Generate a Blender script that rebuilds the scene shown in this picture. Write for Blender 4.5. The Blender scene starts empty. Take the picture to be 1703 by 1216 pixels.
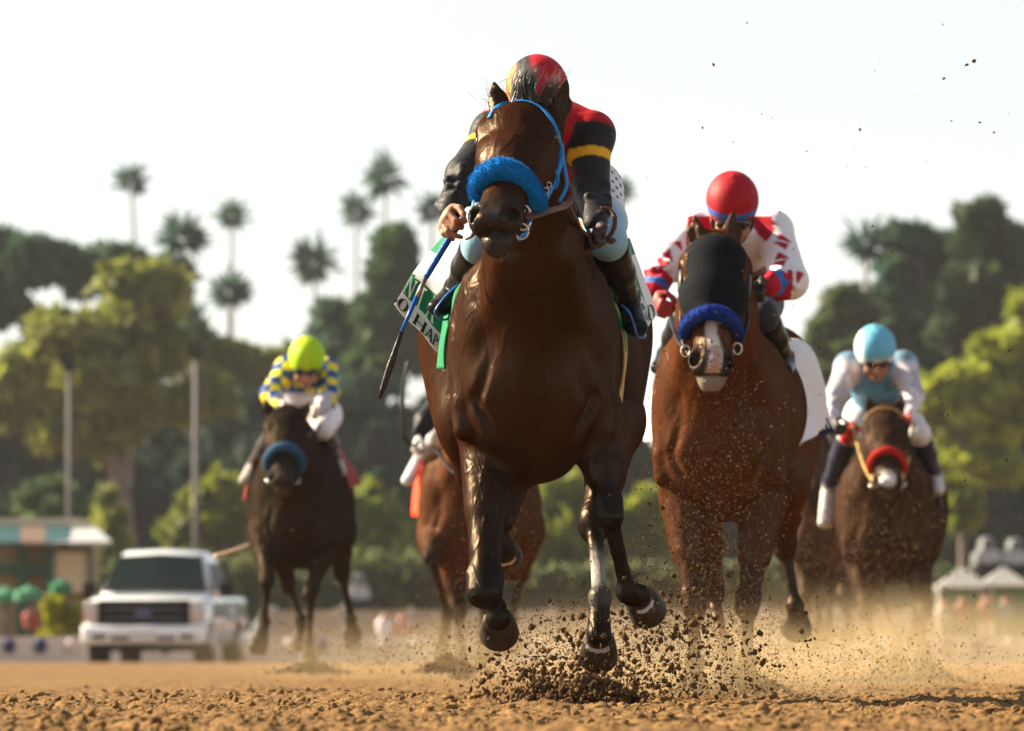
import bpy, math, random
import numpy as np
from mathutils import Vector, Matrix
from mathutils.bvhtree import BVHTree
R = math.radians
rng = np.random.default_rng(7)
random.seed(7)
SC = bpy.context.scene
COL = SC.collection

# ------------------------------------------------------------------ camera, sky, sun, exposure
F = 10400.0; CAMH = 0.20; HORIZON = 1072.0
PITCH = math.atan((HORIZON-608.0)/F)
cam_d = bpy.data.cameras.new('camera'); cam = bpy.data.objects.new('camera', cam_d); COL.objects.link(cam)
cam.location = (0, 0, CAMH); cam.rotation_euler = (math.pi/2+PITCH, 0, 0)
cam_d.sensor_fit = 'HORIZONTAL'; cam_d.sensor_width = 36; cam_d.lens = 36*F/1703.0
cam_d.clip_start = 0.5; cam_d.clip_end = 9000
cam_d.dof.use_dof = True; cam_d.dof.focus_distance = 19.9; cam_d.dof.aperture_fstop = 6.2; cam_d.dof.aperture_blades = 0
SC.camera = cam
SUN_EL, SUN_BACK = R(30), R(20)
Ldir = Vector((-math.cos(SUN_BACK)*math.cos(SUN_EL), math.sin(SUN_BACK)*math.cos(SUN_EL), math.sin(SUN_EL)))
W = bpy.data.worlds.new('World'); SC.world = W; W.use_nodes = True
wn = W.node_tree; wn.nodes.clear()
sky = wn.nodes.new('ShaderNodeTexSky'); sky.sky_type = 'NISHITA'; sky.sun_disc = False
sky.sun_elevation = SUN_EL; sky.sun_rotation = math.atan2(Ldir.x, Ldir.y)
sky.dust_density = 0.6; sky.air_density = 1.0; sky.ozone_density = 0.5; sky.altitude = 100
bg = wn.nodes.new('ShaderNodeBackground'); bg.inputs[1].default_value = 0.05
wo = wn.nodes.new('ShaderNodeOutputWorld')
hs = wn.nodes.new('ShaderNodeHueSaturation'); hs.inputs['Saturation'].default_value = 0.38
wn.links.new(sky.outputs[0], hs.inputs['Color']); wn.links.new(hs.outputs[0], bg.inputs[0]); wn.links.new(bg.outputs[0], wo.inputs[0])
sd = bpy.data.lights.new('sun', 'SUN'); sun = bpy.data.objects.new('sun', sd); COL.objects.link(sun)
sd.energy = 5.0; sd.angle = R(0.6); sd.color = (1.0, 0.84, 0.60)
sun.rotation_euler = Ldir.to_track_quat('Z', 'Y').to_euler(); sun.location = (-20, 40, 30)
SC.view_settings.view_transform = 'Standard'; SC.view_settings.look = 'None'
SC.view_settings.exposure = 1.82; SC.view_settings.gamma = 1.0; SC.view_settings.use_curve_mapping = False
SC.cycles.max_bounces = 6; SC.cycles.diffuse_bounces = 3; SC.cycles.glossy_bounces = 3
SC.cycles.transmission_bounces = 4; SC.cycles.volume_bounces = 0; SC.cycles.transparent_max_bounces = 8
SC.cycles.caustics_reflective = False; SC.cycles.caustics_refractive = False

def P(u, v, y):
    """world point seen at photo pixel (u, v) at distance y along the view axis"""
    a, b = (u-851.5)/F, (608.0-v)/F
    c, s = math.cos(PITCH), math.sin(PITCH)
    dy, dz = c-b*s, s+b*c
    t = y/dy
    return np.array([a*t, y, CAMH+dz*t])

# ------------------------------------------------------------------ materials
def new_mat(name):
    m = bpy.data.materials.new(name); m.use_nodes = True
    return m, m.node_tree, m.node_tree.nodes['Principled BSDF']
def mat(name, col, rough=0.6, metal=0.0, spec=0.22, var=0.0, vscale=8.0, bump=0.0, bscale=60.0, attr=False, sheen=0.0, trans=0.0,
        coat=0.0, subs=0.0, stretch=(1, 1, 1), dirt=None, dirtamt=0.0, dirtscale=14.0, emit=None, muscle=0.0):
    m, nt, b = new_mat(name); N, L = nt.nodes, nt.links
    b.inputs['Roughness'].default_value = rough; b.inputs['Metallic'].default_value = metal
    b.inputs['Specular IOR Level'].default_value = spec
    if sheen: b.inputs['Sheen Weight'].default_value = sheen; b.inputs['Sheen Roughness'].default_value = 0.35; b.inputs['Sheen Tint'].default_value = (1.0, 0.52, 0.22, 1)
    if coat: b.inputs['Coat Weight'].default_value = coat; b.inputs['Coat Roughness'].default_value = 0.05
    if trans: b.inputs['Transmission Weight'].default_value = trans
    tc = N.new('ShaderNodeTexCoord'); mp = N.new('ShaderNodeMapping'); mp.inputs['Scale'].default_value = stretch
    L.new(tc.outputs['Object'], mp.inputs['Vector'])
    if attr:
        a = N.new('ShaderNodeAttribute'); a.attribute_name = 'Col'; src = a.outputs['Color']
    else:
        r = N.new('ShaderNodeRGB'); r.outputs[0].default_value = (*col, 1); src = r.outputs[0]
    if var:
        n = N.new('ShaderNodeTexNoise'); n.inputs['Scale'].default_value = vscale; n.inputs['Detail'].default_value = 5
        n.inputs['Roughness'].default_value = 0.62
        L.new(mp.outputs[0], n.inputs['Vector'])
        mr = N.new('ShaderNodeMapRange'); mr.inputs[1].default_value = 0.3; mr.inputs[2].default_value = 0.7
        mr.inputs[3].default_value = 1-var; mr.inputs[4].default_value = 1+var
        L.new(n.outputs['Fac'], mr.inputs[0])
        mx = N.new('ShaderNodeVectorMath'); mx.operation = 'SCALE'
        L.new(src, mx.inputs[0]); L.new(mr.outputs[0], mx.inputs['Scale']); src = mx.outputs[0]
    if dirt:
        n = N.new('ShaderNodeTexNoise'); n.inputs['Scale'].default_value = dirtscale; n.inputs['Detail'].default_value = 8
        n.inputs['Roughness'].default_value = 0.75
        L.new(tc.outputs['Object'], n.inputs['Vector'])
        mr = N.new('ShaderNodeMapRange'); mr.inputs[1].default_value = 0.66-0.3*dirtamt; mr.inputs[2].default_value = 0.74-0.3*dirtamt
        L.new(n.outputs['Fac'], mr.inputs[0])
        mx = N.new('ShaderNodeMix'); mx.data_type = 'RGBA'
        L.new(mr.outputs[0], mx.inputs[0]); L.new(src, mx.inputs[6]); mx.inputs[7].default_value = (*dirt, 1); src = mx.outputs[2]
    L.new(src, b.inputs['Base Color'])
    if bump:
        n = N.new('ShaderNodeTexNoise'); n.inputs['Scale'].default_value = bscale; n.inputs['Detail'].default_value = 4
        L.new(mp.outputs[0], n.inputs['Vector'])
        bm = N.new('ShaderNodeBump'); bm.inputs['Strength'].default_value = min(1.0, bump); bm.inputs['Distance'].default_value = 0.01
        L.new(n.outputs['Fac'], bm.inputs['Height']); L.new(bm.outputs[0], b.inputs['Normal'])
    if muscle:
        rn = N.new('ShaderNodeTexNoise'); rn.inputs['Scale'].default_value = 22; rn.inputs['Detail'].default_value = 8; rn.inputs['Roughness'].default_value = .7; L.new(tc.outputs['Object'], rn.inputs['Vector'])
        rm = N.new('ShaderNodeMapRange'); rm.inputs[1].default_value = .35; rm.inputs[2].default_value = .65; rm.inputs[3].default_value = rough-.10; rm.inputs[4].default_value = rough+.16
        L.new(rn.outputs['Fac'], rm.inputs[0]); L.new(rm.outputs[0], b.inputs['Roughness'])
        n1 = N.new('ShaderNodeTexNoise'); n1.inputs['Scale'].default_value = 8; n1.inputs['Detail'].default_value = 2; n1.inputs['Distortion'].default_value = 1.2
        mp2 = N.new('ShaderNodeMapping'); mp2.inputs['Scale'].default_value = (1.3, 1.0, .42); L.new(tc.outputs['Object'], mp2.inputs['Vector']); L.new(mp2.outputs[0], n1.inputs['Vector'])
        ad = N.new('ShaderNodeVectorMath'); ad.operation = 'MULTIPLY_ADD'; ad.inputs[1].default_value = (.12, .12, .12)
        L.new(n1.outputs['Color'], ad.inputs[0]); L.new(mp2.outputs[0], ad.inputs[2])
        vo = N.new('ShaderNodeTexVoronoi'); vo.feature = 'DISTANCE_TO_EDGE'; vo.inputs['Scale'].default_value = 7; L.new(ad.outputs[0], vo.inputs['Vector'])
        ve = N.new('ShaderNodeMapRange'); ve.inputs[1].default_value = 0.0; ve.inputs[2].default_value = 0.05; ve.inputs[3].default_value = 1; ve.inputs[4].default_value = 0; L.new(vo.outputs['Distance'], ve.inputs[0])
        b1 = N.new('ShaderNodeBump'); b1.inputs['Strength'].default_value = .42*muscle; b1.inputs['Distance'].default_value = .035; L.new(n1.outputs['Fac'], b1.inputs['Height'])
        b2 = N.new('ShaderNodeBump'); b2.inputs['Strength'].default_value = .30*muscle; b2.inputs['Distance'].default_value = .004; L.new(ve.outputs[0], b2.inputs['Height']); L.new(b1.outputs[0], b2.inputs['Normal'])
        L.new(b2.outputs[0], bm.inputs['Normal'])
    if emit: b.inputs['Emission Color'].default_value = (*col, 1); b.inputs['Emission Strength'].default_value = emit
    return m

# ------------------------------------------------------------------ objects
def tag(o, label=None, cat=None, group=None, kind=None):
    if label: o['label'] = label
    if cat: o['category'] = cat
    if group: o['group'] = group
    if kind: o['kind'] = kind
    return o
def empty(name, loc, label=None, cat=None, group=None):
    o = bpy.data.objects.new(name, None); COL.objects.link(o); o.location = Vector([float(c) for c in loc]); o.empty_display_size = 0.1
    return tag(o, label, cat, group)
def link_mesh(name, me, m=None, parent=None):
    o = bpy.data.objects.new(name, me); COL.objects.link(o)
    if m is not None:
        for mm in (m if isinstance(m, (list, tuple)) else [m]): me.materials.append(mm)
    if parent is not None:
        w = Vector((0, 0, 0)); q = parent
        while q is not None: w += q.location; q = q.parent
        o.parent = parent; o.location = -w
    return o
def np_mesh(name, V, faces, m=None, parent=None, smooth=True, cols=None, mi=None):
    """V (n,3); faces: (m,3) or (m,4) int array"""
    V = np.asarray(V, dtype=np.float32); faces = np.asarray(faces, dtype=np.int32)
    me = bpy.data.meshes.new(name); k = faces.shape[1]; nf = len(faces)
    me.vertices.add(len(V)); me.vertices.foreach_set('co', V.ravel())
    me.loops.add(nf*k); me.loops.foreach_set('vertex_index', faces.ravel())
    me.polygons.add(nf); me.polygons.foreach_set('loop_start', np.arange(nf, dtype=np.int32)*k)
    if smooth: me.polygons.foreach_set('use_smooth', np.ones(nf, dtype=bool))
    if mi is not None: me.polygons.foreach_set('material_index', np.asarray(mi, dtype=np.int32))
    me.update(calc_edges=True)
    if cols is not None:
        a = me.color_attributes.new('Col', 'FLOAT_COLOR', 'POINT')
        c = np.ones((len(V), 4), dtype=np.float32); c[:, :3] = cols
        a.data.foreach_set('color', c.ravel())
    return link_mesh(name, me, m, parent)
class MB:
    """collects polygons of any size, then links them as one mesh"""
    def __init__(s): s.v = []; s.f = []; s.m = []
    def add(s, vs, fs, mi=0):
        n = len(s.v); s.v += [tuple(float(c) for c in v) for v in vs]
        s.f += [tuple(i+n for i in f) for f in fs]; s.m += [mi]*len(fs)
    def box(s, c, size, rz=0.0, mi=0, M=None):
        x, y, z = [d/2 for d in size]
        vs = [(a*x, b*y, d*z) for a in (-1, 1) for b in (-1, 1) for d in (-1, 1)]
        Mx = M if M is not None else Matrix.Rotation(rz, 3, 'Z')
        vs = [tuple(Mx @ Vector(v)+Vector(c)) for v in vs]
        s.add(vs, [(0, 1, 3, 2), (4, 6, 7, 5), (0, 4, 5, 1), (2, 3, 7, 6), (0, 2, 6, 4), (1, 5, 7, 3)], mi)
    def tube(s, pts, r, n=8, flat=1.0, up=(0, 0, 1), mi=0, cap=True):
        pts = [Vector([float(c) for c in p]) for p in pts]; k = len(pts)
        rs = r if isinstance(r, (list, tuple, np.ndarray)) else [r]*k
        vs = []
        for i, p in enumerate(pts):
            t = (pts[min(i+1, k-1)]-pts[max(i-1, 0)]).normalized()
            uu = up[i] if isinstance(up, list) else up
            b = Vector([float(c) for c in uu]); a = t.cross(b)
            if a.length < 1e-4: a = t.cross(Vector((1, 0, 0)))
            a.normalize(); b = a.cross(t).normalized()
            for j in range(n):
                th = 2*math.pi*j/n
                vs.append(p+a*(math.cos(th)*rs[i])+b*(math.sin(th)*rs[i]*flat))
        fs = [(i*n+j, i*n+(j+1) % n, (i+1)*n+(j+1) % n, (i+1)*n+j) for i in range(k-1) for j in range(n)]
        if cap: fs += [tuple(range(n))[::-1], tuple((k-1)*n+j for j in range(n))]
        s.add(vs, fs, mi)
    def loft(s, rings, mi=0, cap=True):
        n = len(rings[0]); vs = [p for r_ in rings for p in r_]; k = len(rings)
        fs = [(i*n+j, i*n+(j+1) % n, (i+1)*n+(j+1) % n, (i+1)*n+j) for i in range(k-1) for j in range(n)]
        if cap: fs += [tuple(range(n))[::-1], tuple((k-1)*n+j for j in range(n))]
        s.add(vs, fs, mi)
    def sphere(s, c, r, n=12, mi=0, M=None):
        r = r if isinstance(r, (tuple, list)) else (r, r, r)
        vs, fs = [], []
        for i in range(n+1):
            ph = math.pi*i/n
            for j in range(2*n):
                th = math.pi*j/n
                v = Vector((r[0]*math.sin(ph)*math.cos(th), r[1]*math.sin(ph)*math.sin(th), r[2]*math.cos(ph)))
                if M is not None: v = M @ v
                vs.append(v+Vector([float(q) for q in c]))
        for i in range(n):
            for j in range(2*n): fs.append((i*2*n+j, (i+1)*2*n+j, (i+1)*2*n+(j+1) % (2*n), i*2*n+(j+1) % (2*n)))
        s.add(vs, fs, mi)
    def build(s, name, m=None, parent=None, smooth=True, bevel=0.0, solid=0.0, subd=0):
        me = bpy.data.meshes.new(name); me.from_pydata(s.v, [], s.f); me.update()
        if smooth: me.polygons.foreach_set('use_smooth', np.ones(len(me.polygons), dtype=bool))
        me.polygons.foreach_set('material_index', np.asarray(s.m, dtype=np.int32))
        o = link_mesh(name, me, m, parent)
        if solid: md = o.modifiers.new('t', 'SOLIDIFY'); md.thickness = solid; md.offset = 0
        if subd: md = o.modifiers.new('s', 'SUBSURF'); md.levels = subd; md.render_levels = subd
        if bevel: md = o.modifiers.new('b', 'BEVEL'); md.width = bevel; md.segments = 2; md.limit_method = 'ANGLE'
        return o
def spline(pts, n=8):
    """Catmull-Rom through points of any dimension"""
    p = [np.array(q, dtype=float) for q in pts]; p = [2*p[0]-p[1]]+p+[2*p[-1]-p[-2]]; out = []
    for i in range(1, len(p)-2):
        for k in range(n):
            t = k/n
            out.append(0.5*((2*p[i])+(p[i+1]-p[i-1])*t+(2*p[i-1]-5*p[i]+4*p[i+1]-p[i+2])*t*t+(-p[i-1]+3*p[i]-3*p[i+1]+p[i+2])*t**3))
    out.append(p[-2]); return out
def strands(name, lines, r0, m, parent, r1=0.0002):
    """many thin three-sided hairs as one mesh; lines: list of (k,3) arrays, all k equal"""
    L = np.array([np.array(l) for l in lines]); n, k, _ = L.shape
    T = np.gradient(L, axis=1); T /= np.linalg.norm(T, axis=2, keepdims=True)+1e-9
    A = np.cross(T, np.array([0.3, 0.9, 0.2])); A /= np.linalg.norm(A, axis=2, keepdims=True)+1e-9
    B = np.cross(T, A); rr = np.linspace(r0, r1, k)[None, :, None]
    V = np.stack([L+(A*math.cos(a)+B*math.sin(a))*rr for a in (0, 2.094, 4.189)], axis=2).reshape(-1, 3)
    i = np.arange(n)[:, None, None]*k*3+np.arange(k-1)[None, :, None]*3; j = np.arange(3)[None, None, :]; j2 = (j+1) % 3
    fa = np.stack([i+j, i+j2, i+3+j2, i+3+j], axis=-1).reshape(-1, 4)
    return np_mesh(name, V, fa, m, parent)

# ------------------------------------------------------------------ value noise in numpy
_T = rng.random((256, 256)).astype(np.float32)
def vn(x, y):
    xi = np.floor(x).astype(np.int64); yi = np.floor(y).astype(np.int64); fx = x-xi; fy = y-yi
    fx = fx*fx*(3-2*fx); fy = fy*fy*(3-2*fy); a = xi & 255; b = yi & 255; a1 = (xi+1) & 255; b1 = (yi+1) & 255
    return (_T[a, b]*(1-fx)+_T[a1, b]*fx)*(1-fy)+(_T[a, b1]*(1-fx)+_T[a1, b1]*fx)*fy
def fbm(x, y, o=4, g=0.5):
    s = 0; a = 1; t = 0
    for i in range(o): s = s+a*vn(x*2**i+17.3*i, y*2**i+5.1*i); t += a; a *= g
    return s/t
def n3(p, f):
    return (vn(p[:, 0]*f+p[:, 2]*f*0.37, p[:, 1]*f+7.7)+vn(p[:, 2]*f+3.1, p[:, 0]*f*0.61+p[:, 1]*f*0.8+1.3))*0.5

# ------------------------------------------------------------------ smooth implicit bodies -> one continuous mesh
def nrm(v): v = np.asarray(v, float); return v/(np.linalg.norm(v)+1e-12)
class Body:
    def __init__(s, side=(1, 0, 0)): s.p = []; s.side = np.array(side, float)
    def cap(s, p0, p1, r0, r1=None, col=(.5, .5, .5), k=0.03, op=1, side=None):
        """tapered capsule; r = radius, or (half-width across `side`, half-depth)"""
        r1 = r0 if r1 is None else r1
        r0 = r0 if isinstance(r0, (tuple, list)) else (r0, r0); r1 = r1 if isinstance(r1, (tuple, list)) else (r1, r1)
        p0, p1 = np.array(p0, float), np.array(p1, float); L = np.linalg.norm(p1-p0); u = nrm(p1-p0) if L > 1e-6 else np.array([0, 0, 1.])
        a = np.array(side if side is not None else s.side, float); a = a-u*a.dot(u)
        if np.linalg.norm(a) < 1e-3: a = np.cross(u, [0, 1, 0.1])
        a = nrm(a); b = np.cross(u, a)
        s.p.append(dict(t=0, p0=p0, L=max(L, 1e-6), u=u, a=a, b=b, r0=r0, r1=r1, col=col, k=k, op=op)); return s
    def el(s, c, r, col=(.5, .5, .5), k=0.03, op=1, M=None):
        c = np.array(c, float); r = r if isinstance(r, (tuple, list)) else (r, r, r)
        if M is None: M = np.stack([nrm(s.side), nrm(np.cross([0, 0, 1], s.side)), [0, 0, 1]])
        s.p.append(dict(t=1, c=c, r=np.array(r, float), M=np.array(M, float), col=col, k=k, op=op)); return s
    def chain(s, pts, rs, col, k=0.03, side=None):
        for i in range(len(pts)-1):
            c = col[i] if isinstance(col, list) else col
            s.cap(pts[i], pts[i+1], rs[i], rs[i+1], c, k, 1, side)
        return s
    @staticmethod
    def ev(q, X):
        if q['t']:
            d = (X-q['c']) @ q['M'].T.astype(np.float32); r = q['r'].astype(np.float32)
            k1 = np.sqrt(((d/r)**2).sum(-1)); k2 = np.sqrt(((d/(r*r))**2).sum(-1))+1e-6
            return k1*(k1-1)/k2-(k1 < 1e-3)*r.min()
        d = X-q['p0'].astype(np.float32); h = d @ q['u'].astype(np.float32); t = np.clip(h/q['L'], 0, 1)
        a = d @ q['a'].astype(np.float32); b = d @ q['b'].astype(np.float32); e = h-t*q['L']
        ra = q['r0'][0]+(q['r1'][0]-q['r0'][0])*t; rb = q['r0'][1]+(q['r1'][1]-q['r0'][1])*t; re = np.minimum(ra, rb)
        A, B, E = a/ra, b/rb, e/re
        k1 = np.sqrt(A*A+B*B+E*E); k2 = np.sqrt((A/ra)**2+(B/rb)**2+(E/re)**2)+1e-5
        return np.where(k1 < 0.05, -re, k1*(k1-1)/k2)
    @staticmethod
    def bb(q):
        if q['t']:
            e = np.sqrt(((q['M']*q['r'][:, None])**2).sum(0)); return q['c']-e, q['c']+e
        m = max(q['r0']); n = max(q['r1']); p1 = q['p0']+q['u']*q['L']
        return np.minimum(q['p0']-m, p1-n), np.maximum(q['p0']+m, p1+n)
    def mesh(s, name, res, m, parent=None, smooth=1, paint=None, tau=0.012, disp=None):
        lo = np.min([s.bb(q)[0] for q in s.p if q['op'] > 0], axis=0)-3*res; hi = np.max([s.bb(q)[1] for q in s.p if q['op'] > 0], axis=0)+3*res
        dim = np.ceil((hi-lo)/res).astype(int)+1
        D = np.full(dim, 0.2, dtype=np.float32)
        ax = [(lo[i]+res*np.arange(dim[i])).astype(np.float32) for i in range(3)]
        for q in s.p:
            b0, b1 = s.bb(q); pad = q['k']+2*res
            i0 = np.maximum(0, np.floor((b0-pad-lo)/res).astype(int)); i1 = np.minimum(dim, np.ceil((b1+pad-lo)/res).astype(int)+1)
            if (i1 <= i0).any(): continue
            sl = tuple(slice(i0[i], i1[i]) for i in range(3))
            G = np.stack(np.meshgrid(*[ax[i][sl[i]] for i in range(3)], indexing='ij'), -1).astype(np.float32)
            d = s.ev(q, G).astype(np.float32); c = D[sl]; k = q['k']
            if q['op'] > 0:
                h = np.clip(0.5+0.5*(c-d)/k, 0, 1); D[sl] = c+(d-c)*h-k*h*(1-h)
            else:
                d = -d; h = np.clip(0.5-0.5*(c-d)/k, 0, 1); D[sl] = c+(d-c)*h+k*h*(1-h)
        V, Q = surfnets(D, lo, res)
        for _ in range(smooth):
            E = np.concatenate([Q[:, [0, 1]], Q[:, [1, 2]], Q[:, [2, 3]], Q[:, [3, 0]]]); n = len(V)
            cnt = np.bincount(E[:, 0], minlength=n)+np.bincount(E[:, 1], minlength=n)
            A = np.stack([np.bincount(E[:, 0], V[E[:, 1], j], n)+np.bincount(E[:, 1], V[E[:, 0], j], n) for j in range(3)], 1)/np.maximum(cnt, 1)[:, None]
            V = V*0.4+A*0.6
        V = V.astype(np.float32); wsum = np.full(len(V), 1e-9); C = np.zeros((len(V), 3))
        for q in s.p:
            if q['col'] is None: continue
            b0, b1 = s.bb(q); pad = 0.05
            ii = np.nonzero(((V > b0-pad) & (V < b1+pad)).all(1))[0]
            if len(ii) == 0: continue
            d = np.abs(s.ev(q, V[ii])) if q['op'] < 0 else s.ev(q, V[ii])
            w = np.exp(-np.clip(d, -0.05, 1)/tau)*(3 if q['op'] < 0 else 1)
            wsum[ii] += w; C[ii] += w[:, None]*np.array(q['col'])[None, :]
        C /= wsum[:, None]
        if disp is not None: V = V+disp(V)
        if paint is not None: C = paint(V, C)
        E = np.concatenate([Q[:, [0, 1]], Q[:, [1, 2]], Q[:, [2, 3]], Q[:, [3, 0]]]); n = len(V); cnt = np.bincount(E[:, 0], minlength=n)+np.bincount(E[:, 1], minlength=n)
        C = C*.5+.5*np.stack([np.bincount(E[:, 0], C[E[:, 1], j], n)+np.bincount(E[:, 1], C[E[:, 0], j], n) for j in range(3)], 1)/np.maximum(cnt, 1)[:, None]
        o = np_mesh(name, V, Q, m, parent, cols=C)
        return o, V, Q
def surfnets(D, org, h):
    s = D < 0
    c = np.zeros(tuple(n-1 for n in D.shape), dtype=np.uint8)
    O = [(a, b, d) for a in (0, 1) for b in (0, 1) for d in (0, 1)]
    n0, n1, n2 = c.shape
    for a, b, d in O: c += s[a:n0+a, b:n1+b, d:n2+d]
    idx = np.argwhere((c > 0) & (c < 8)); n = len(idx)
    vid = np.full(c.shape, -1, dtype=np.int32); vid[idx[:, 0], idx[:, 1], idx[:, 2]] = np.arange(n)
    acc = np.zeros((n, 3)); cnt = np.zeros(n)
    for i, o0 in enumerate(O):
        for o1 in O[i+1:]:
            df = np.array(o1)-np.array(o0)
            if np.abs(df).sum() != 1: continue
            d0 = D[idx[:, 0]+o0[0], idx[:, 1]+o0[1], idx[:, 2]+o0[2]]; d1 = D[idx[:, 0]+o1[0], idx[:, 1]+o1[1], idx[:, 2]+o1[2]]
            m_ = (d0 < 0) != (d1 < 0); t = np.where(m_, d0/np.where(m_, d0-d1, 1), 0)
            acc += m_[:, None]*(np.array(o0)+t[:, None]*df); cnt += m_
    V = org+(idx+acc/cnt[:, None])*h
    quads = []
    for a in range(3):
        b, d = (a+1) % 3, (a+2) % 3
        sl0 = [slice(None)]*3; sl1 = [slice(None)]*3; sl0[a] = slice(0, -1); sl1[a] = slice(1, None)
        lo_, hi_ = s[tuple(sl0)], s[tuple(sl1)]; e = np.argwhere(lo_ != hi_); ins = lo_[e[:, 0], e[:, 1], e[:, 2]]
        ok = (e[:, b] > 0) & (e[:, d] > 0) & (e[:, b] < D.shape[b]-1) & (e[:, d] < D.shape[d]-1); e = e[ok]; ins = ins[ok]
        def g(db, dd):
            f = e.copy(); f[:, b] += db; f[:, d] += dd; return vid[f[:, 0], f[:, 1], f[:, 2]]
        q = np.stack([g(-1, -1), g(0, -1), g(0, 0), g(-1, 0)], 1); q[~ins] = q[~ins][:, ::-1]; quads.append(q)
    return V, np.concatenate(quads)
def bvh(V, Q): return BVHTree.FromPolygons([Vector(v) for v in V.tolist()], Q.tolist())
CAMP = Vector((0, 0, CAMH))
def hit(tree, u, v, off=0.0, dflt=None):
    """first point of a body seen through a photo pixel, lifted off the surface by off"""
    t = Vector(P(u, v, 20.0)); d = (t-CAMP).normalized()
    loc, n, i, dist = tree.ray_cast(CAMP, d)
    if loc is None:
        if dflt is None: return None, None
        loc = Vector(P(u, v, dflt)); loc2, n, i, dist = tree.find_nearest(loc)
        return np.array(loc), np.array(n)
    return np.array(loc+n*off), np.array(n)
def near(tree, p, off=0.0):
    loc, n, i, d = tree.find_nearest(Vector([float(c) for c in p])); return np.array(loc+n*off), np.array(n)
# ------------------------------------------------------------------ the ground: one sheet to the horizon, churned track in front
def axis_pts(segs):
    out = []
    for a, b, n in segs: out += list(np.linspace(a, b, n, endpoint=False))
    out.append(segs[-1][1]); return np.array(out)
def ground_h(X, Y):
    near = np.clip((34-Y)/14, 0, 1)
    z = 0.05*(fbm(X*1.1+3, Y*0.7+9, 3)-0.5)*np.clip((60-Y)/30, 0, 1)
    n1 = fbm(X*9, Y*7, 4, 0.55); n2 = fbm(X*34+5, Y*30, 4, 0.65); n4 = vn(X*15+50, Y*12+9)
    z = z+(0.030*np.clip(n1-0.47, 0, 1)*2+0.026*(n2-0.5)+0.03*np.clip(n4-0.74, 0, 1))*(0.35+0.65*near)
    z = z-np.clip((Y-50)/200, 0, 1)*0.35-np.clip((np.abs(Y-95)-0)/1e9, 0, 1)
    return z
MG, nt, b = new_mat('track_dirt'); N, L = nt.nodes, nt.links
g = N.new('ShaderNodeNewGeometry'); n = N.new('ShaderNodeTexNoise'); n.inputs['Scale'].default_value = 9; n.inputs['Detail'].default_value = 9; n.inputs['Roughness'].default_value = 0.7
L.new(g.outputs['Position'], n.inputs['Vector']); cr = N.new('ShaderNodeValToRGB')
cr.color_ramp.elements[0].position = 0.3; cr.color_ramp.elements[0].color = (0.103, 0.054, 0.0185, 1)
cr.color_ramp.elements[1].position = 0.66; cr.color_ramp.elements[1].color = (0.235, 0.134, 0.050, 1)
L.new(n.outputs['Fac'], cr.inputs[0]); L.new(cr.outputs[0], b.inputs['Base Color'])
b.inputs['Roughness'].default_value = 0.95; b.inputs['Specular IOR Level'].default_value = 0.15
n = N.new('ShaderNodeTexNoise'); n.inputs['Scale'].default_value = 120; n.inputs['Detail'].default_value = 6; L.new(g.outputs['Position'], n.inputs['Vector'])
bm = N.new('ShaderNodeBump'); bm.inputs['Strength'].default_value = 0.8; bm.inputs['Distance'].default_value = 0.008
L.new(n.outputs['Fac'], bm.inputs['Height']); L.new(bm.outputs[0], b.inputs['Normal'])
gx = axis_pts([(-3000, -300, 6), (-300, -40, 12), (-40, -6, 30), (-6, -1.9, 80), (-1.9, 2.0, 560), (2.0, 6, 80), (6, 40, 30), (40, 300, 12), (300, 3000, 6)])
gy = axis_pts([(-60, 0, 6), (0, 12, 24), (12, 17, 330), (17, 22, 260), (22, 30, 200), (30, 45, 120), (45, 100, 90), (100, 300, 30), (300, 3500, 20)])
GX, GY = np.meshgrid(gx, gy, indexing='ij'); GZ = ground_h(GX, GY)
ii = np.arange(len(gx)*len(gy)).reshape(len(gx), len(gy))
gq = np.stack([ii[:-1, :-1], ii[1:, :-1], ii[1:, 1:], ii[:-1, 1:]], -1).reshape(-1, 4)
ground = tag(np_mesh('ground', np.stack([GX, GY, GZ], -1).reshape(-1, 3), gq, MG), kind='structure')

# ------------------------------------------------------------------ horse kit
def fur(name, rough=0.36, dirt=None, dirtamt=0.0, sheen=0.0, dscale=26, spec=.011):
    m = mat(name, (0.1, 0.04, 0.02), rough=rough, spec=spec, muscle=1.0, var=0.22, vscale=9, bump=0.16, bscale=210, attr=True, sheen=sheen,
            stretch=(1, 1, 0.25), dirt=dirt, dirtamt=dirtamt, dirtscale=dscale)
    nt = m.node_tree; bs = nt.nodes['Principled BSDF']; bs.inputs['Specular IOR Level'].default_value = 0.0
    gl = nt.nodes.new('ShaderNodeBsdfGlossy'); gl.inputs['Color'].default_value = (spec, spec*.78, spec*.58, 1)
    for k in ('Roughness', 'Normal'): nt.links.new(bs.inputs[k].links[0].from_socket, gl.inputs[k])
    ad = nt.nodes.new('ShaderNodeAddShader'); nt.links.new(bs.outputs[0], ad.inputs[0]); nt.links.new(gl.outputs[0], ad.inputs[1])
    nt.links.new(ad.outputs[0], nt.nodes['Material Output'].inputs['Surface'])
    return m
M_HAIR = mat('black_hair', (0.012, 0.010, 0.009), rough=0.42, spec=0.6)
M_HAIRB = mat('brown_hair', (0.05, 0.03, 0.02), rough=0.5, spec=0.5)
M_HOOF = mat('hoof_horn', (0.034, 0.023, 0.015), spec=.12, rough=0.55, var=0.35, vscale=30, bump=0.4, bscale=90, stretch=(1, 1, .3), dirt=(0.2, 0.13, 0.07), dirtamt=0.25, dirtscale=20)
M_HOOFW = mat('coronet_white', (0.42, 0.38, 0.34), rough=0.8)
M_EYE = mat('horse_eye', (0.008, 0.005, 0.004), rough=0.08, spec=0.8)
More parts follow.
